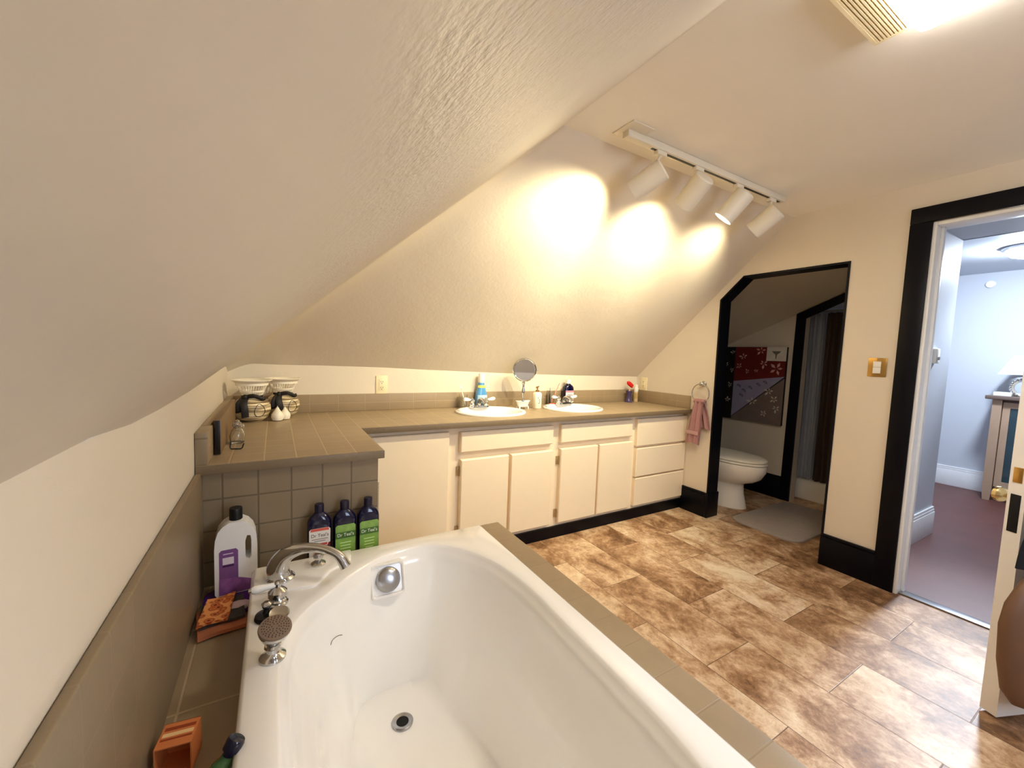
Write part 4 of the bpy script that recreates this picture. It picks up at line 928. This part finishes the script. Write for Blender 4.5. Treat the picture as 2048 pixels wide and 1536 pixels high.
    sq = rrect(0.106, 0.100, 0.010, 4)
    loft(bm, [[oc+xx*a*s+yy*b*s+on*h for a, b in sq] for s, h in ((1.10, -0.030), (1.05, 0.004), (0.98, 0.007), (0.90, 0.004), (0.86, -0.004))], False, True); obj('overflow_recess', bm, M['tub'], t)
    bm = BM(); lathe(bm, [(0.038, -0.004), (0.040, 0.002), (0.038, 0.008), (0.028, 0.014), (0.012, 0.017), (0, 0.0175)], oc, on, 40); o = obj('overflow_plate', bm, M['chrome_soft'], t, ang=50)
    bm = BM(); lathe(bm, [(0.003, 0), (0.003, 0.002)], oc+on*0.0135-xx*0.012-yy*0.01, on, 10); obj('overflow_screw', bm, M['black_hole'], o)
    dc = Vector((0.322, 1.115, zf+0.001))
    bm = BM(); lathe(bm, [(0.030, -0.004), (0.031, 0.003), (0.027, 0.005), (0.018, 0.003), (0.016, -0.003)], dc, n=32, cap0=False, cap1=False); o = obj('drain', bm, M['chrome_soft'], t)
    bm = BM(); lathe(bm, [(0.018, 0.0005), (0.018, 0.0022)], dc, n=24); obj('drain_hole', bm, M['black_hole'], o)
bathtub()
# tiled surround
t = thing('tub_surround', 'grey brown tiled ledge and curb around the bathtub', 'tiled surround', (0, 0, 0))
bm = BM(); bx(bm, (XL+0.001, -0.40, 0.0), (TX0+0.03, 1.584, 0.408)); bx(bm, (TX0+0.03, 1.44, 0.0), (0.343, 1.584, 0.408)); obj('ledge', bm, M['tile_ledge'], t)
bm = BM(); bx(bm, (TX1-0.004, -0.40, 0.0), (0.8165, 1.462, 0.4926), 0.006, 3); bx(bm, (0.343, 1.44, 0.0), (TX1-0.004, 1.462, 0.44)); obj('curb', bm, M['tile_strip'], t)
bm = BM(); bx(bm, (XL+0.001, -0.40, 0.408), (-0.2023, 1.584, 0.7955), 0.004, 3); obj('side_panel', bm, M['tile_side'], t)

# tub fittings
_pad = BM(); DK = 0.006
_pp = [(-0.060, 1.444), (-0.060, 1.300), (-0.052, 1.290), (0.085, 1.262), (0.100, 1.263), (0.112, 1.275), (0.150, 1.330), (0.185, 1.352), (0.215, 1.375), (0.225, 1.444)]
_c = Vector((0.06, 1.37))
loft(_pad, [[(*(_c+(Vector(p)-_c)*k), ZR+z) for p in _pp] for k, z in ((1.0, -0.004), (0.99, 0.003), (0.955, DK-0.001), (0.93, DK))], True, True)
obj('faucet_deck', _pad, M['tub'], bpy.data.objects['bathtub'], ang=60)
t = thing('tub_spout', 'arching chrome tub spout on the tub corner', 'faucet', (0.012, 1.345, ZR+DK))
bm = BM(); P = smooth_path([(0, 0, 0.0), (-0.008, 0.0, 0.035), (0.012, -0.012, 0.075), (0.055, -0.040, 0.098), (0.105, -0.072, 0.101), (0.147, -0.098, 0.082), (0.166, -0.112, 0.050)], 7)
tube(bm, P, lerp_list([0.030, 0.030, 0.024, 0.0155, 0.0125, 0.0135, 0.0165], len(P)), 24); obj('spout_body', bm, M['chrome'], t, ang=60)
bm = BM(); lathe(bm, [(0.038, 0), (0.038, 0.005), (0.032, 0.010), (0.029, 0.012)], n=32); obj('escutcheon', bm, M['chrome'], t)
t = thing('diverter_knob', 'small round chrome knob under the spout arch', 'knob', (0.117, 1.385, ZR+DK))
bm = BM(); lathe(bm, [(0.022, 0), (0.022, 0.004), (0.014, 0.009), (0.007, 0.012), (0.008, 0.014), (0.0145, 0.020), (0.0155, 0.027), (0.012, 0.035), (0, 0.039)], n=28); obj('knob_body', bm, M['chrome'], t)
t = thing('tub_valve', 'chrome tub valve with a white porcelain lever', 'faucet handle', (0.003, 1.222, ZR))
bm = BM(); lathe(bm, [(0.026, 0), (0.026, 0.005), (0.021, 0.008), (0.022, 0.012), (0.018, 0.016), (0.024, 0.024), (0.023, 0.036), (0.015, 0.044), (0.008, 0.048), (0.0075, 0.054), (0.009, 0.058), (0.006, 0.063), (0, 0.064)], n=32); h = obj('valve_body', bm, M['chrome'], t)
ax = Vector((-1, -0.02, -0.02)); bm = BM(); lathe(bm, [(0.006, 0.004), (0.0075, 0.012), (0.008, 0.025), (0.0105, 0.045), (0.0105, 0.054), (0.007, 0.060), (0, 0.061)], (0, 0, 0.054), ax, 18); obj('lever', bm, M['porcelain'], t)
bm = BM(); lathe(bm, [(0.0066, 0.0585), (0.006, 0.066), (0, 0.068)], (0, 0, 0.054), ax, 14); obj('lever_tip', bm, M['chrome'], t)
t = thing('drain_plug', 'black rubber drain plug lying on the tub rim', 'drain plug', (-0.016, 1.165, ZR))
bm = BM(); lathe(bm, [(0.026, 0), (0.028, 0.004), (0.026, 0.012), (0.020, 0.014), (0.009, 0.016), (0.007, 0.026), (0.010, 0.032), (0.006, 0.037), (0, 0.037)], (-0.006, 0, 0), n=28); obj('stopper', bm, M['black_plastic'], t)
bm = BM(); lathe(bm, [(0.011, 0.036), (0.012, 0.040), (0.006, 0.045), (0, 0.045)], (-0.006, 0, 0), n=20); obj('pull_knob', bm, M['chrome'], t)
bm = BM(); lathe(bm, [(0.021, 0), (0.024, 0.003), (0.023, 0.006), (0.016, 0.003), (0, 0.0025)], (0.022, -0.02, 0.014), (0.05, -0.25, 1), n=28); tag(obj('drain_cap', bm, M['chrome'], loc=(-0.016, 1.165, ZR)), 'small chrome dish-shaped cap leaning on the black plug', 'drain cap')  # dish-shaped chrome drain cap resting against the plug
t = thing('hand_shower', 'chrome hand shower standing in its holder on the tub rim', 'hand shower', (-0.008, 1.005, ZR))
bm = BM(); lathe(bm, [(0.027, 0), (0.027, 0.005), (0.021, 0.009), (0.016, 0.012), (0.013, 0.016), (0.013, 0.024), (0.017, 0.028), (0.016, 0.034)], n=32); obj('holder', bm, M['chrome'], t)
hd = Vector((0.10, -0.28, 0.92)).normalized(); hp = Vector((0, 0, 0.030)); xx, yy, _ = frame(hd)
bm = BM(); lathe(bm, [(0.011, 0.0), (0.012, 0.010), (0.018, 0.018), (0.027, 0.030), (0.0325, 0.044), (0.0335, 0.050)], hp, hd, 36); obj('shower_head', bm, M['chrome'], t)
M['spray_face'] = mat('taupe_rubber', srgb(124, 104, 88), 0.55, vary=0.04)
bm = BM(); lathe(bm, [(0.0335, 0.050), (0.0325, 0.0535), (0.030, 0.0545), (0, 0.055)], hp, hd, 36); s = obj('spray_face', bm, M['spray_face'], t)
bm = BM()
for r, k in ((0.007, 6), (0.012, 11), (0.017, 16), (0.022, 20), (0.0265, 24)):
    for i in range(k):
        a = 2*PI*i/k+r*60; c = hp+hd*0.0543+xx*r*math.cos(a)+yy*r*math.sin(a); lathe(bm, [(0.0010, 0), (0.0008, 0.0016)], c, hd, 6)
obj('nozzles', bm, M['black_hole'], s)
bm = BM(); P = smooth_path([(0.062, 1.118, 0.412), (0.072, 1.132, 0.404), (0.084, 1.137, 0.395), (0.092, 1.135, 0.388)], 6)
# a stray hair stuck to the tub wall is laid on the surface by ray casting after the tub exists
dg = bpy.context.evaluated_depsgraph_get()
def on_tub(px, py):
    d = (_r*((px-1024)/F_PX)+_u*((768-py)/F_PX)+_f).normalized()
    o_ = bpy.data.objects['tub_shell']; okk, loc, nn, _i = o_.ray_cast(Vector((0, 0, CAM_H)), d); return (loc+nn*0.0008) if okk else None
bpy.context.view_layer.update()
pp = [on_tub(*q) for q in ((661, 1290), (664, 1281), (670, 1275), (677, 1271), (684, 1270))]
bm.free(); bm = BM()
if all(p is not None for p in pp): tube(bm, smooth_path(pp, 4), 0.0009, 5)
tag(obj('stray_hair', bm, mat('brown_hair', srgb(120, 96, 70), 0.6)), 'single curved brown hair stuck inside the tub', 'hair')

# ------------------------------------------------------------------ bottles and bits on the ledge
ZL = 0.408
M['jug_white'] = mat('white_jug_plastic', srgb(238, 236, 232), 0.3, vary=0.02)
M['purple'] = mat('purple_label', srgb(126, 84, 138), 0.4, vary=0.2, vscale=22)
M['lavender'] = mat('lavender_print', srgb(146, 92, 160), 0.45, vary=0.55, vscale=45)
def jug():
    t = thing('bath_soak_jug', 'white jug with black cap and purple lavender label on the ledge', 'jug', (-0.110, 1.515, ZL+0.012), 0.06); t.scale = (0.80, 0.9, 1)
    out = [(-0.064, 0), (0.064, 0), (0.070, 0.008), (0.070, 0.150), (0.067, 0.180), (0.058, 0.203), (0.042, 0.220), (0.022, 0.230), (-0.022, 0.230), (-0.042, 0.221), (-0.058, 0.205), (-0.067, 0.180), (-0.070, 0.150), (-0.070, 0.008)]
    hole = [(0.034, 0.105), (0.030, 0.115), (0.030, 0.165), (0.036, 0.182), (0.047, 0.180), (0.050, 0.165), (0.050, 0.112), (0.044, 0.104)]
    bm = BM(); plate(bm, [out, hole], lambda a, b, q: (a, -0.036+q, b), 0.072)
    es = [e for e in bm.edges if len(e.link_faces) == 2 and e.calc_face_angle(0) > 1.2]
    bmesh.ops.bevel(bm, geom=es, offset=0.012, segments=4, profile=0.5, affect='EDGES', clamp_overlap=True)
    obj('jug_body', bm, M['jug_white'], t, ang=50)
    bm = BM(); lathe(bm, [(0.020, 0.228), (0.0225, 0.231), (0.0225, 0.262), (0.021, 0.266), (0, 0.266)], n=32); obj('cap', bm, M['black_plastic'], t)
    def lab(name, poly, m, off):
        bm = BM(); prism(bm, poly, lambda a, b, q: (a, -0.0364-off-q, b), 0.0004); return obj(name, bm, m, t)
    lab('label', [(-0.055, 0.02), (0.006, 0.02), (0.006, 0.140), (-0.001, 0.147), (-0.048, 0.147), (-0.055, 0.140)], M['purple'], 0)
    lab('label_box', [(-0.044, 0.100), (-0.008, 0.100), (-0.008, 0.122), (-0.044, 0.122)], mat('white_box_print', srgb(226, 214, 222), 0.5), 0.0005)
    lab('label_bar', [(-0.044, 0.092), (-0.008, 0.092), (-0.008, 0.098), (-0.044, 0.098)], mat('plum_bar', srgb(72, 34, 84), 0.5), 0.0005)
    lab('lavender_picture', [(-0.056, 0.004), (0.056, 0.004), (0.056, 0.036), (0.03, 0.045), (0.006, 0.052), (-0.055, 0.056)], M['lavender'], 0.0009)
    lab('label_line', [(-0.042, 0.132), (-0.010, 0.132), (-0.010, 0.135), (-0.042, 0.135)], mat('pale_print', srgb(222, 200, 226), 0.5), 0.0005)
jug()
# purple dish under the jug with a shell-shaped soap
t = thing('soap_dish', 'purple translucent dish under the white jug', 'dish', (-0.125, 1.455, ZL))
bm = BM(); loft(bm, [[(p[0]*s, p[1]*s, z) for p in rrect(0.135, 0.17, 0.04, 6)] for s, z in ((0.86, 0.0), (0.98, 0.003), (1.0, 0.010), (0.95, 0.0115), (0.80, 0.0105))], True, True); obj('dish_body', bm, mat('purple_plastic', srgb(74, 34, 120), 0.2, vary=0.3, coat=0.4), t)
bm = BM(); R = []
for k in range(28):
    a = 2*PI*k/28; rr = 1+0.10*abs(math.sin(a*5)); R.append((0.032*rr*math.cos(a), 0.021*rr*math.sin(a)))
loft(bm, [[(p[0]*s, p[1]*s, z) for p in R] for s, z in ((0.9, 0.0), (1.0, 0.005), (0.8, 0.012), (0.4, 0.016))], True, True)
tag(obj('shell_soap', bm, mat('pale_pink_soap', srgb(218, 196, 204), 0.5), loc=(-0.098, 1.398, ZL+0.0115), ang=60), 'small pale pink shell soap at the front of the purple dish', 'soap')
# three dark bath foam bottles
def bath_bottle(x, y, rot, kind, label):
    t = bottle('bath_foam_bottle', label, x, y, rot,
               [(0.034, 0.020, 0, 0.55), (0.039, 0.024, 0.006, 0.55), (0.039, 0.024, 0.170, 0.55), (0.0375, 0.0235, 0.184, 0.6), (0.031, 0.021, 0.197, 0.72), (0.021, 0.017, 0.206, 0.9), (0.0145, 0.0145, 0.212, 1)],
               [(0.0145, 0.211), (0.0155, 0.213), (0.0155, 0.238), (0.0145, 0.241), (0, 0.241)], (M['navy'], mat('navy_cap', srgb(22, 16, 44), 0.35)), z=ZL)
    F = -0.0252
    def lab(name, poly, m, off, par=None):
        bm = BM(); prism(bm, poly, lambda a, b, q: (a, F-off-q, b), 0.0003); return obj(name, bm, m, par or t)
    w = 0.034; c = 0.006
    body = [(-w, 0.022), (w, 0.022), (w, 0.162-c), (w-c, 0.162), (-w+c, 0.162), (-w, 0.162-c)]
    if kind == 'red':
        L = lab('label', body, mat('white_paper_label', srgb(236, 230, 220), 0.5, vary=0.02), 0)
        lab('label_band', [(-w+c*.6, 0.152), (w-c*.6, 0.152), (w-c, 0.1615), (-w+c, 0.1615)], mat('coral_band', srgb(214, 96, 78), 0.5), 0.0004, L)
        lab('label_stripe', [(-0.020, 0.100), (0.024, 0.100), (0.024, 0.107), (-0.020, 0.107)], mat('red_stripe', srgb(206, 62, 48), 0.5), 0.0004, L)
        lab('label_tint', [(-0.022, 0.05), (0.024, 0.05), (0.024, 0.098), (-0.022, 0.098)], mat('pink_tint', srgb(238, 190, 178), 0.5), 0.0004, L)
        lab('label_fruit', [(0.024, 0.03), (0.034, 0.03), (0.034, 0.108), (0.028, 0.106), (0.024, 0.095)], mat('dark_red_fruit', srgb(126, 30, 26), 0.5, vary=0.5, vscale=60), 0.0008, L)
        text('label_text', "Dr Teal's", 0.0165, mat('dark_print', srgb(50, 34, 34), 0.6), L, (0, F-0.0006, 0.136), (PI/2, 0, 0), sx=0.93)
        bm = BM()
        for zz, hw in ((0.122, 0.026), (0.115, 0.018)): bx(bm, (-hw, F-0.0009, zz), (hw, F-0.0005, zz+0.0022))
        obj('label_lines', bm, mat('grey_line_print', srgb(140, 118, 110), 0.6), L)
    else:
        L = lab('label', body, mat('green_leaf_label', srgb(132, 170, 84), 0.5, vary=0.55, vscale=34), 0)
        lab('label_band', [(-w, 0.112), (w, 0.112), (w, 0.135), (-w, 0.135)], mat('deep_green_band', srgb(74, 112, 48), 0.5, vary=0.15), 0.0004, L)
        lab('label_panel', [(-0.024, 0.045), (0.024, 0.045), (0.024, 0.105), (-0.024, 0.105)], mat('bright_green_panel', srgb(136, 180, 72), 0.5, vary=0.15), 0.0004, L)
        text('label_text', "Dr Teal's", 0.0165, mat('white_print', srgb(240, 246, 226), 0.6), L, (0, F-0.0010, 0.124), (PI/2, 0, 0), sx=0.93)
        bm = BM()
        for k, hw in enumerate((0.019, 0.017, 0.018, 0.014)): bx(bm, (-hw, F-0.0010, 0.094-k*0.011), (hw, F-0.0006, 0.097-k*0.011))
        obj('label_lines', bm, mat('pale_green_print', srgb(214, 236, 176), 0.6), L)
    return t
bath_bottle(0.133, 1.545, 0.0, 'red', 'dark blue bottle with white and red label behind the tub')
bath_bottle(0.2165, 1.541, 0.03, 'green', 'dark blue bottle with green label, in the middle of the three')
bath_bottle(0.299, 1.541, 0.03, 'green', 'dark blue bottle with green label, nearest the cream cabinet')
# folded washcloths
def washcloth():
    m, nt, b = new_mat('patterned_cloth'); v = position(nt, obj=True)
    vo = nt.nodes.new('ShaderNodeTexVoronoi'); vo.inputs['Scale'].default_value = 46; link(nt, v, vo.inputs['Vector'])
    link(nt, ramp(nt, vo.outputs['Distance'], [(0.12, srgb(96, 34, 18)), (0.3, srgb(208, 112, 52)), (0.45, srgb(150, 62, 24)), (0.6, srgb(224, 150, 84))]), b.inputs['Base Color']); b.inputs['Roughness'].default_value = 0.95
    bump(nt, b, noise_tex(nt, v, 500, 2), 0.4, 0.003)
    t = thing('folded_washcloth', 'crumpled orange patterned washcloth on the tiled ledge', 'washcloth', (-0.145, 1.365, ZL), 0.18)
    def fold(name, x0, x1, y0, y1, z, th, m_, amp, skew=0.0):
        bm = BM(); rows = []; K = 16
        for i in range(K+1):
            s = i/K; y = y0+(y1-y0)*s; row = []
            for k in range(K+1):
                q = k/K; x = x0+(x1-x0)*q+skew*s; row.append((x, y, z+amp*(math.sin(q*5+s*3)+0.6*math.sin(s*9+q*2))))
            rows.append([(p[0], p[1], p[2]+th) for p in row]+[(p[0], p[1], p[2]) for p in reversed(row)])
        loft(bm, rows, True, True); return obj(name, bm, m_, t, ang=60)
    fold('bottom_layer', -0.05, 0.062, -0.075, 0.060, 0.004, 0.010, mat('salmon_terry', srgb(196, 122, 88), 0.95, vary=0.15, bmp=0.4, bscale=300), 0.0018, 0.004)
    fold('grey_layer', -0.045, 0.060, -0.045, 0.072, 0.0165, 0.007, mat('dark_grey_terry', srgb(74, 70, 66), 0.95, vary=0.4, vscale=30, bmp=0.4, bscale=300), 0.0022, 0.01)
    fold('patterned_layer', -0.052, 0.018, -0.050, 0.080, 0.0265, 0.007, m, 0.0025, 0.034)
washcloth()
# soap box
def soapbox():
    t = thing('soap_carton', 'orange carton lying open on the near end of the ledge', 'box', (-0.161, 0.918, ZL), -0.14)
    m = mat('orange_card', srgb(206, 120, 66), 0.6, vary=0.10, vscale=20); w, l, h = 0.028, 0.028, 0.062
    bm = BM(); plate(bm, [[(-w, 0), (w, 0), (w, h), (-w, h)], [(-w+0.002, 0.002), (-w+0.002, h-0.002), (w-0.002, h-0.002), (w-0.002, 0.002)]], lambda a, b, q: (a, -l+q, b), 2*l); obj('carton', bm, m, t)
    bm = BM()
    for y0, y1 in ((0.010, 0.017), (-0.012, -0.008)): bx(bm, (-w+0.004, y0, h), (w-0.004, y1, h+0.0006))
    obj('printed_bands', bm, mat('dark_orange_print', srgb(150, 62, 24), 0.6), t)
    bm = BM(); bx(bm, (-w+0.004, -0.004, h), (w-0.004, 0.004, h+0.0006)); obj('printed_lettering', bm, mat('cream_print', srgb(232, 196, 140), 0.6), t)
    bm = BM(); bx(bm, (-w, l-0.001, 0), (w, l, h)); obj('end_flap', bm, m, t)
soapbox()
t = bottle('shampoo_bottle', 'green bottle with dark blue cap leaning on the near rim of the tub', -0.120, 0.780, 0,
           [(0.016, 0.016, 0, 1), (0.019, 0.019, 0.004, 1), (0.019, 0.019, 0.062, 1), (0.016, 0.016, 0.078, 1), (0.010, 0.010, 0.088, 1), (0.010, 0.010, 0.092, 1)],
           [(0.009, 0.091), (0.010, 0.098), (0.0145, 0.100), (0.0150, 0.114), (0.013, 0.118), (0, 0.119)], (mat('green_liquid_plastic', srgb(64, 104, 58), 0.15, vary=0.1, coat=0.5), mat('navy_gloss_cap', srgb(10, 9, 40), 0.15, coat=0.2)), z=ZL+0.010)
t.rotation_euler = Vector((0.060, 0.020, 0.100)).to_track_quat('Z', 'Y').to_euler()


# ------------------------------------------------------------------ lights on the ceiling
def track():
    ty = 1.292
    t = thing('track_light', 'cream ceiling track with four aimed spotlights', 'track light', (0, 0, 0))
    bm = BM(); bx(bm, (1.262, ty-0.018, ZC-0.032), (2.50, ty+0.018, ZC-0.001), 0.003); obj('track_rail', bm, M['can'], t)
    bm = BM(); bx(bm, (1.42, ty-0.006, ZC-0.0335), (2.47, ty+0.006, ZC-0.0318)); obj('track_slot', bm, M['black_plastic'], t)
    bm = BM(); bx(bm, (1.235, 1.222, ZC-0.006), (1.36, 1.345, ZC), 0.002); obj('canopy_plate', bm, M['can'], t)
    heads = [((1.458, 1.25, 2.032), (-0.417, 0.76, -0.50)), ((1.743, 1.25, 2.068), (0.039, 0.774, -0.632)), ((2.076, 1.25, 2.071), (-0.299, 0.568, -0.766)), ((2.392, 1.25, 2.05), (-0.167, 0.781, -0.602))]
    for i, (b, m_) in enumerate(heads):
        b = Vector(b); d = Vector(m_).normalized(); R = (0.049, 0.050, 0.050, 0.051)[i]; L = 0.152
        bm = BM(); lathe(bm, [(0.0, 0.0), (R-0.006, 0.0), (R, 0.006), (R, L), (R-0.003, L), (R-0.003, L-0.05), (0.036, L-0.08), (0, L-0.08)], b, d, 36, cap0=False, cap1=False); head = obj('spot_head', bm, M['can'], t, ang=40)
        bm = BM(); sx = b.x+(0.0 if i else 0.02); top = Vector((sx, ty, ZC-0.03)); at = b+d*0.04+Vector((0, 0, 0.045))
        bx(bm, (sx-0.03, ty-0.013, ZC-0.050), (sx+0.03, ty+0.013, ZC-0.031), 0.003)
        tube(bm, smooth_path([(sx, ty, ZC-0.048), (sx-0.008, ty-0.002, ZC-0.062), tuple(at)], 4), 0.007, 10); obj('swivel_stem', bm, M['can'], head)
        bm = BM(); lathe(bm, [(0.034, L-0.075), (0.034, L-0.06), (0.02, L-0.05), (0, L-0.048)], b, d, 24); obj('bulb', bm, emit_mat('spot_bulb_glass', SPOT_RGB, 9.0), head)
        ld = bpy.data.lights.new('spot_lamp', 'SPOT'); ld.energy = SPOT_W[i]; ld.color = SPOT_RGB; ld.spot_size = math.radians(118); ld.spot_blend = 1.0; ld.shadow_soft_size = 0.022
        lo = bpy.data.objects.new('spot_lamp', ld); COL.objects.link(lo); lo.location = b+d*(L-0.040); lo.rotation_euler = d.to_track_quat('-Z', 'Y').to_euler(); lo.parent = t
track()
t = thing('fan_light', 'ceiling exhaust fan with slatted grille and glowing lens', 'ceiling light', (1.355, 0.33, ZC))
for y0, y1 in ((0.137, 0.222), (-0.222, -0.137)):
    bm = BM()
    plate(bm, [[(-0.155, y0), (0.132, y0), (0.132, y1), (-0.155, y1)], [(-0.146, y0+0.008), (-0.146, y1-0.008), (0.124, y1-0.008), (0.124, y0+0.008)]], lambda a, b, q: (a, b, -0.030+q), 0.030)
    for k in range(9):
        yy = y0+0.011+k*(y1-y0-0.022)/8; bx(bm, (-0.146, yy-0.0022, -0.0295), (0.124, yy+0.0022, -0.010))
    obj('grille', bm, M['ivory_plastic'], t)
ld = bpy.data.lights.new('lens_lamp', 'AREA'); ld.shape = 'RECTANGLE'; ld.size = 0.27; ld.size_y = 0.22; ld.energy = LENS_W; ld.color = LENS_RGB
lo_ = bpy.data.objects.new('lens_lamp', ld); COL.objects.link(lo_); lo_.parent = t; lo_.location = (-0.008, 0, -0.056)
bm = BM(); loft(bm, [[(p[0]*s-0.008, p[1]*s, z) for p in rrect(0.325, 0.268, 0.02, 4)] for s, z in ((1, -0.002), (1.0, -0.036), (0.96, -0.048), (0.85, -0.052))], True, True); obj('lens', bm, emit_mat('glowing_lens', LENS_RGB, LENS_EMIT), t)
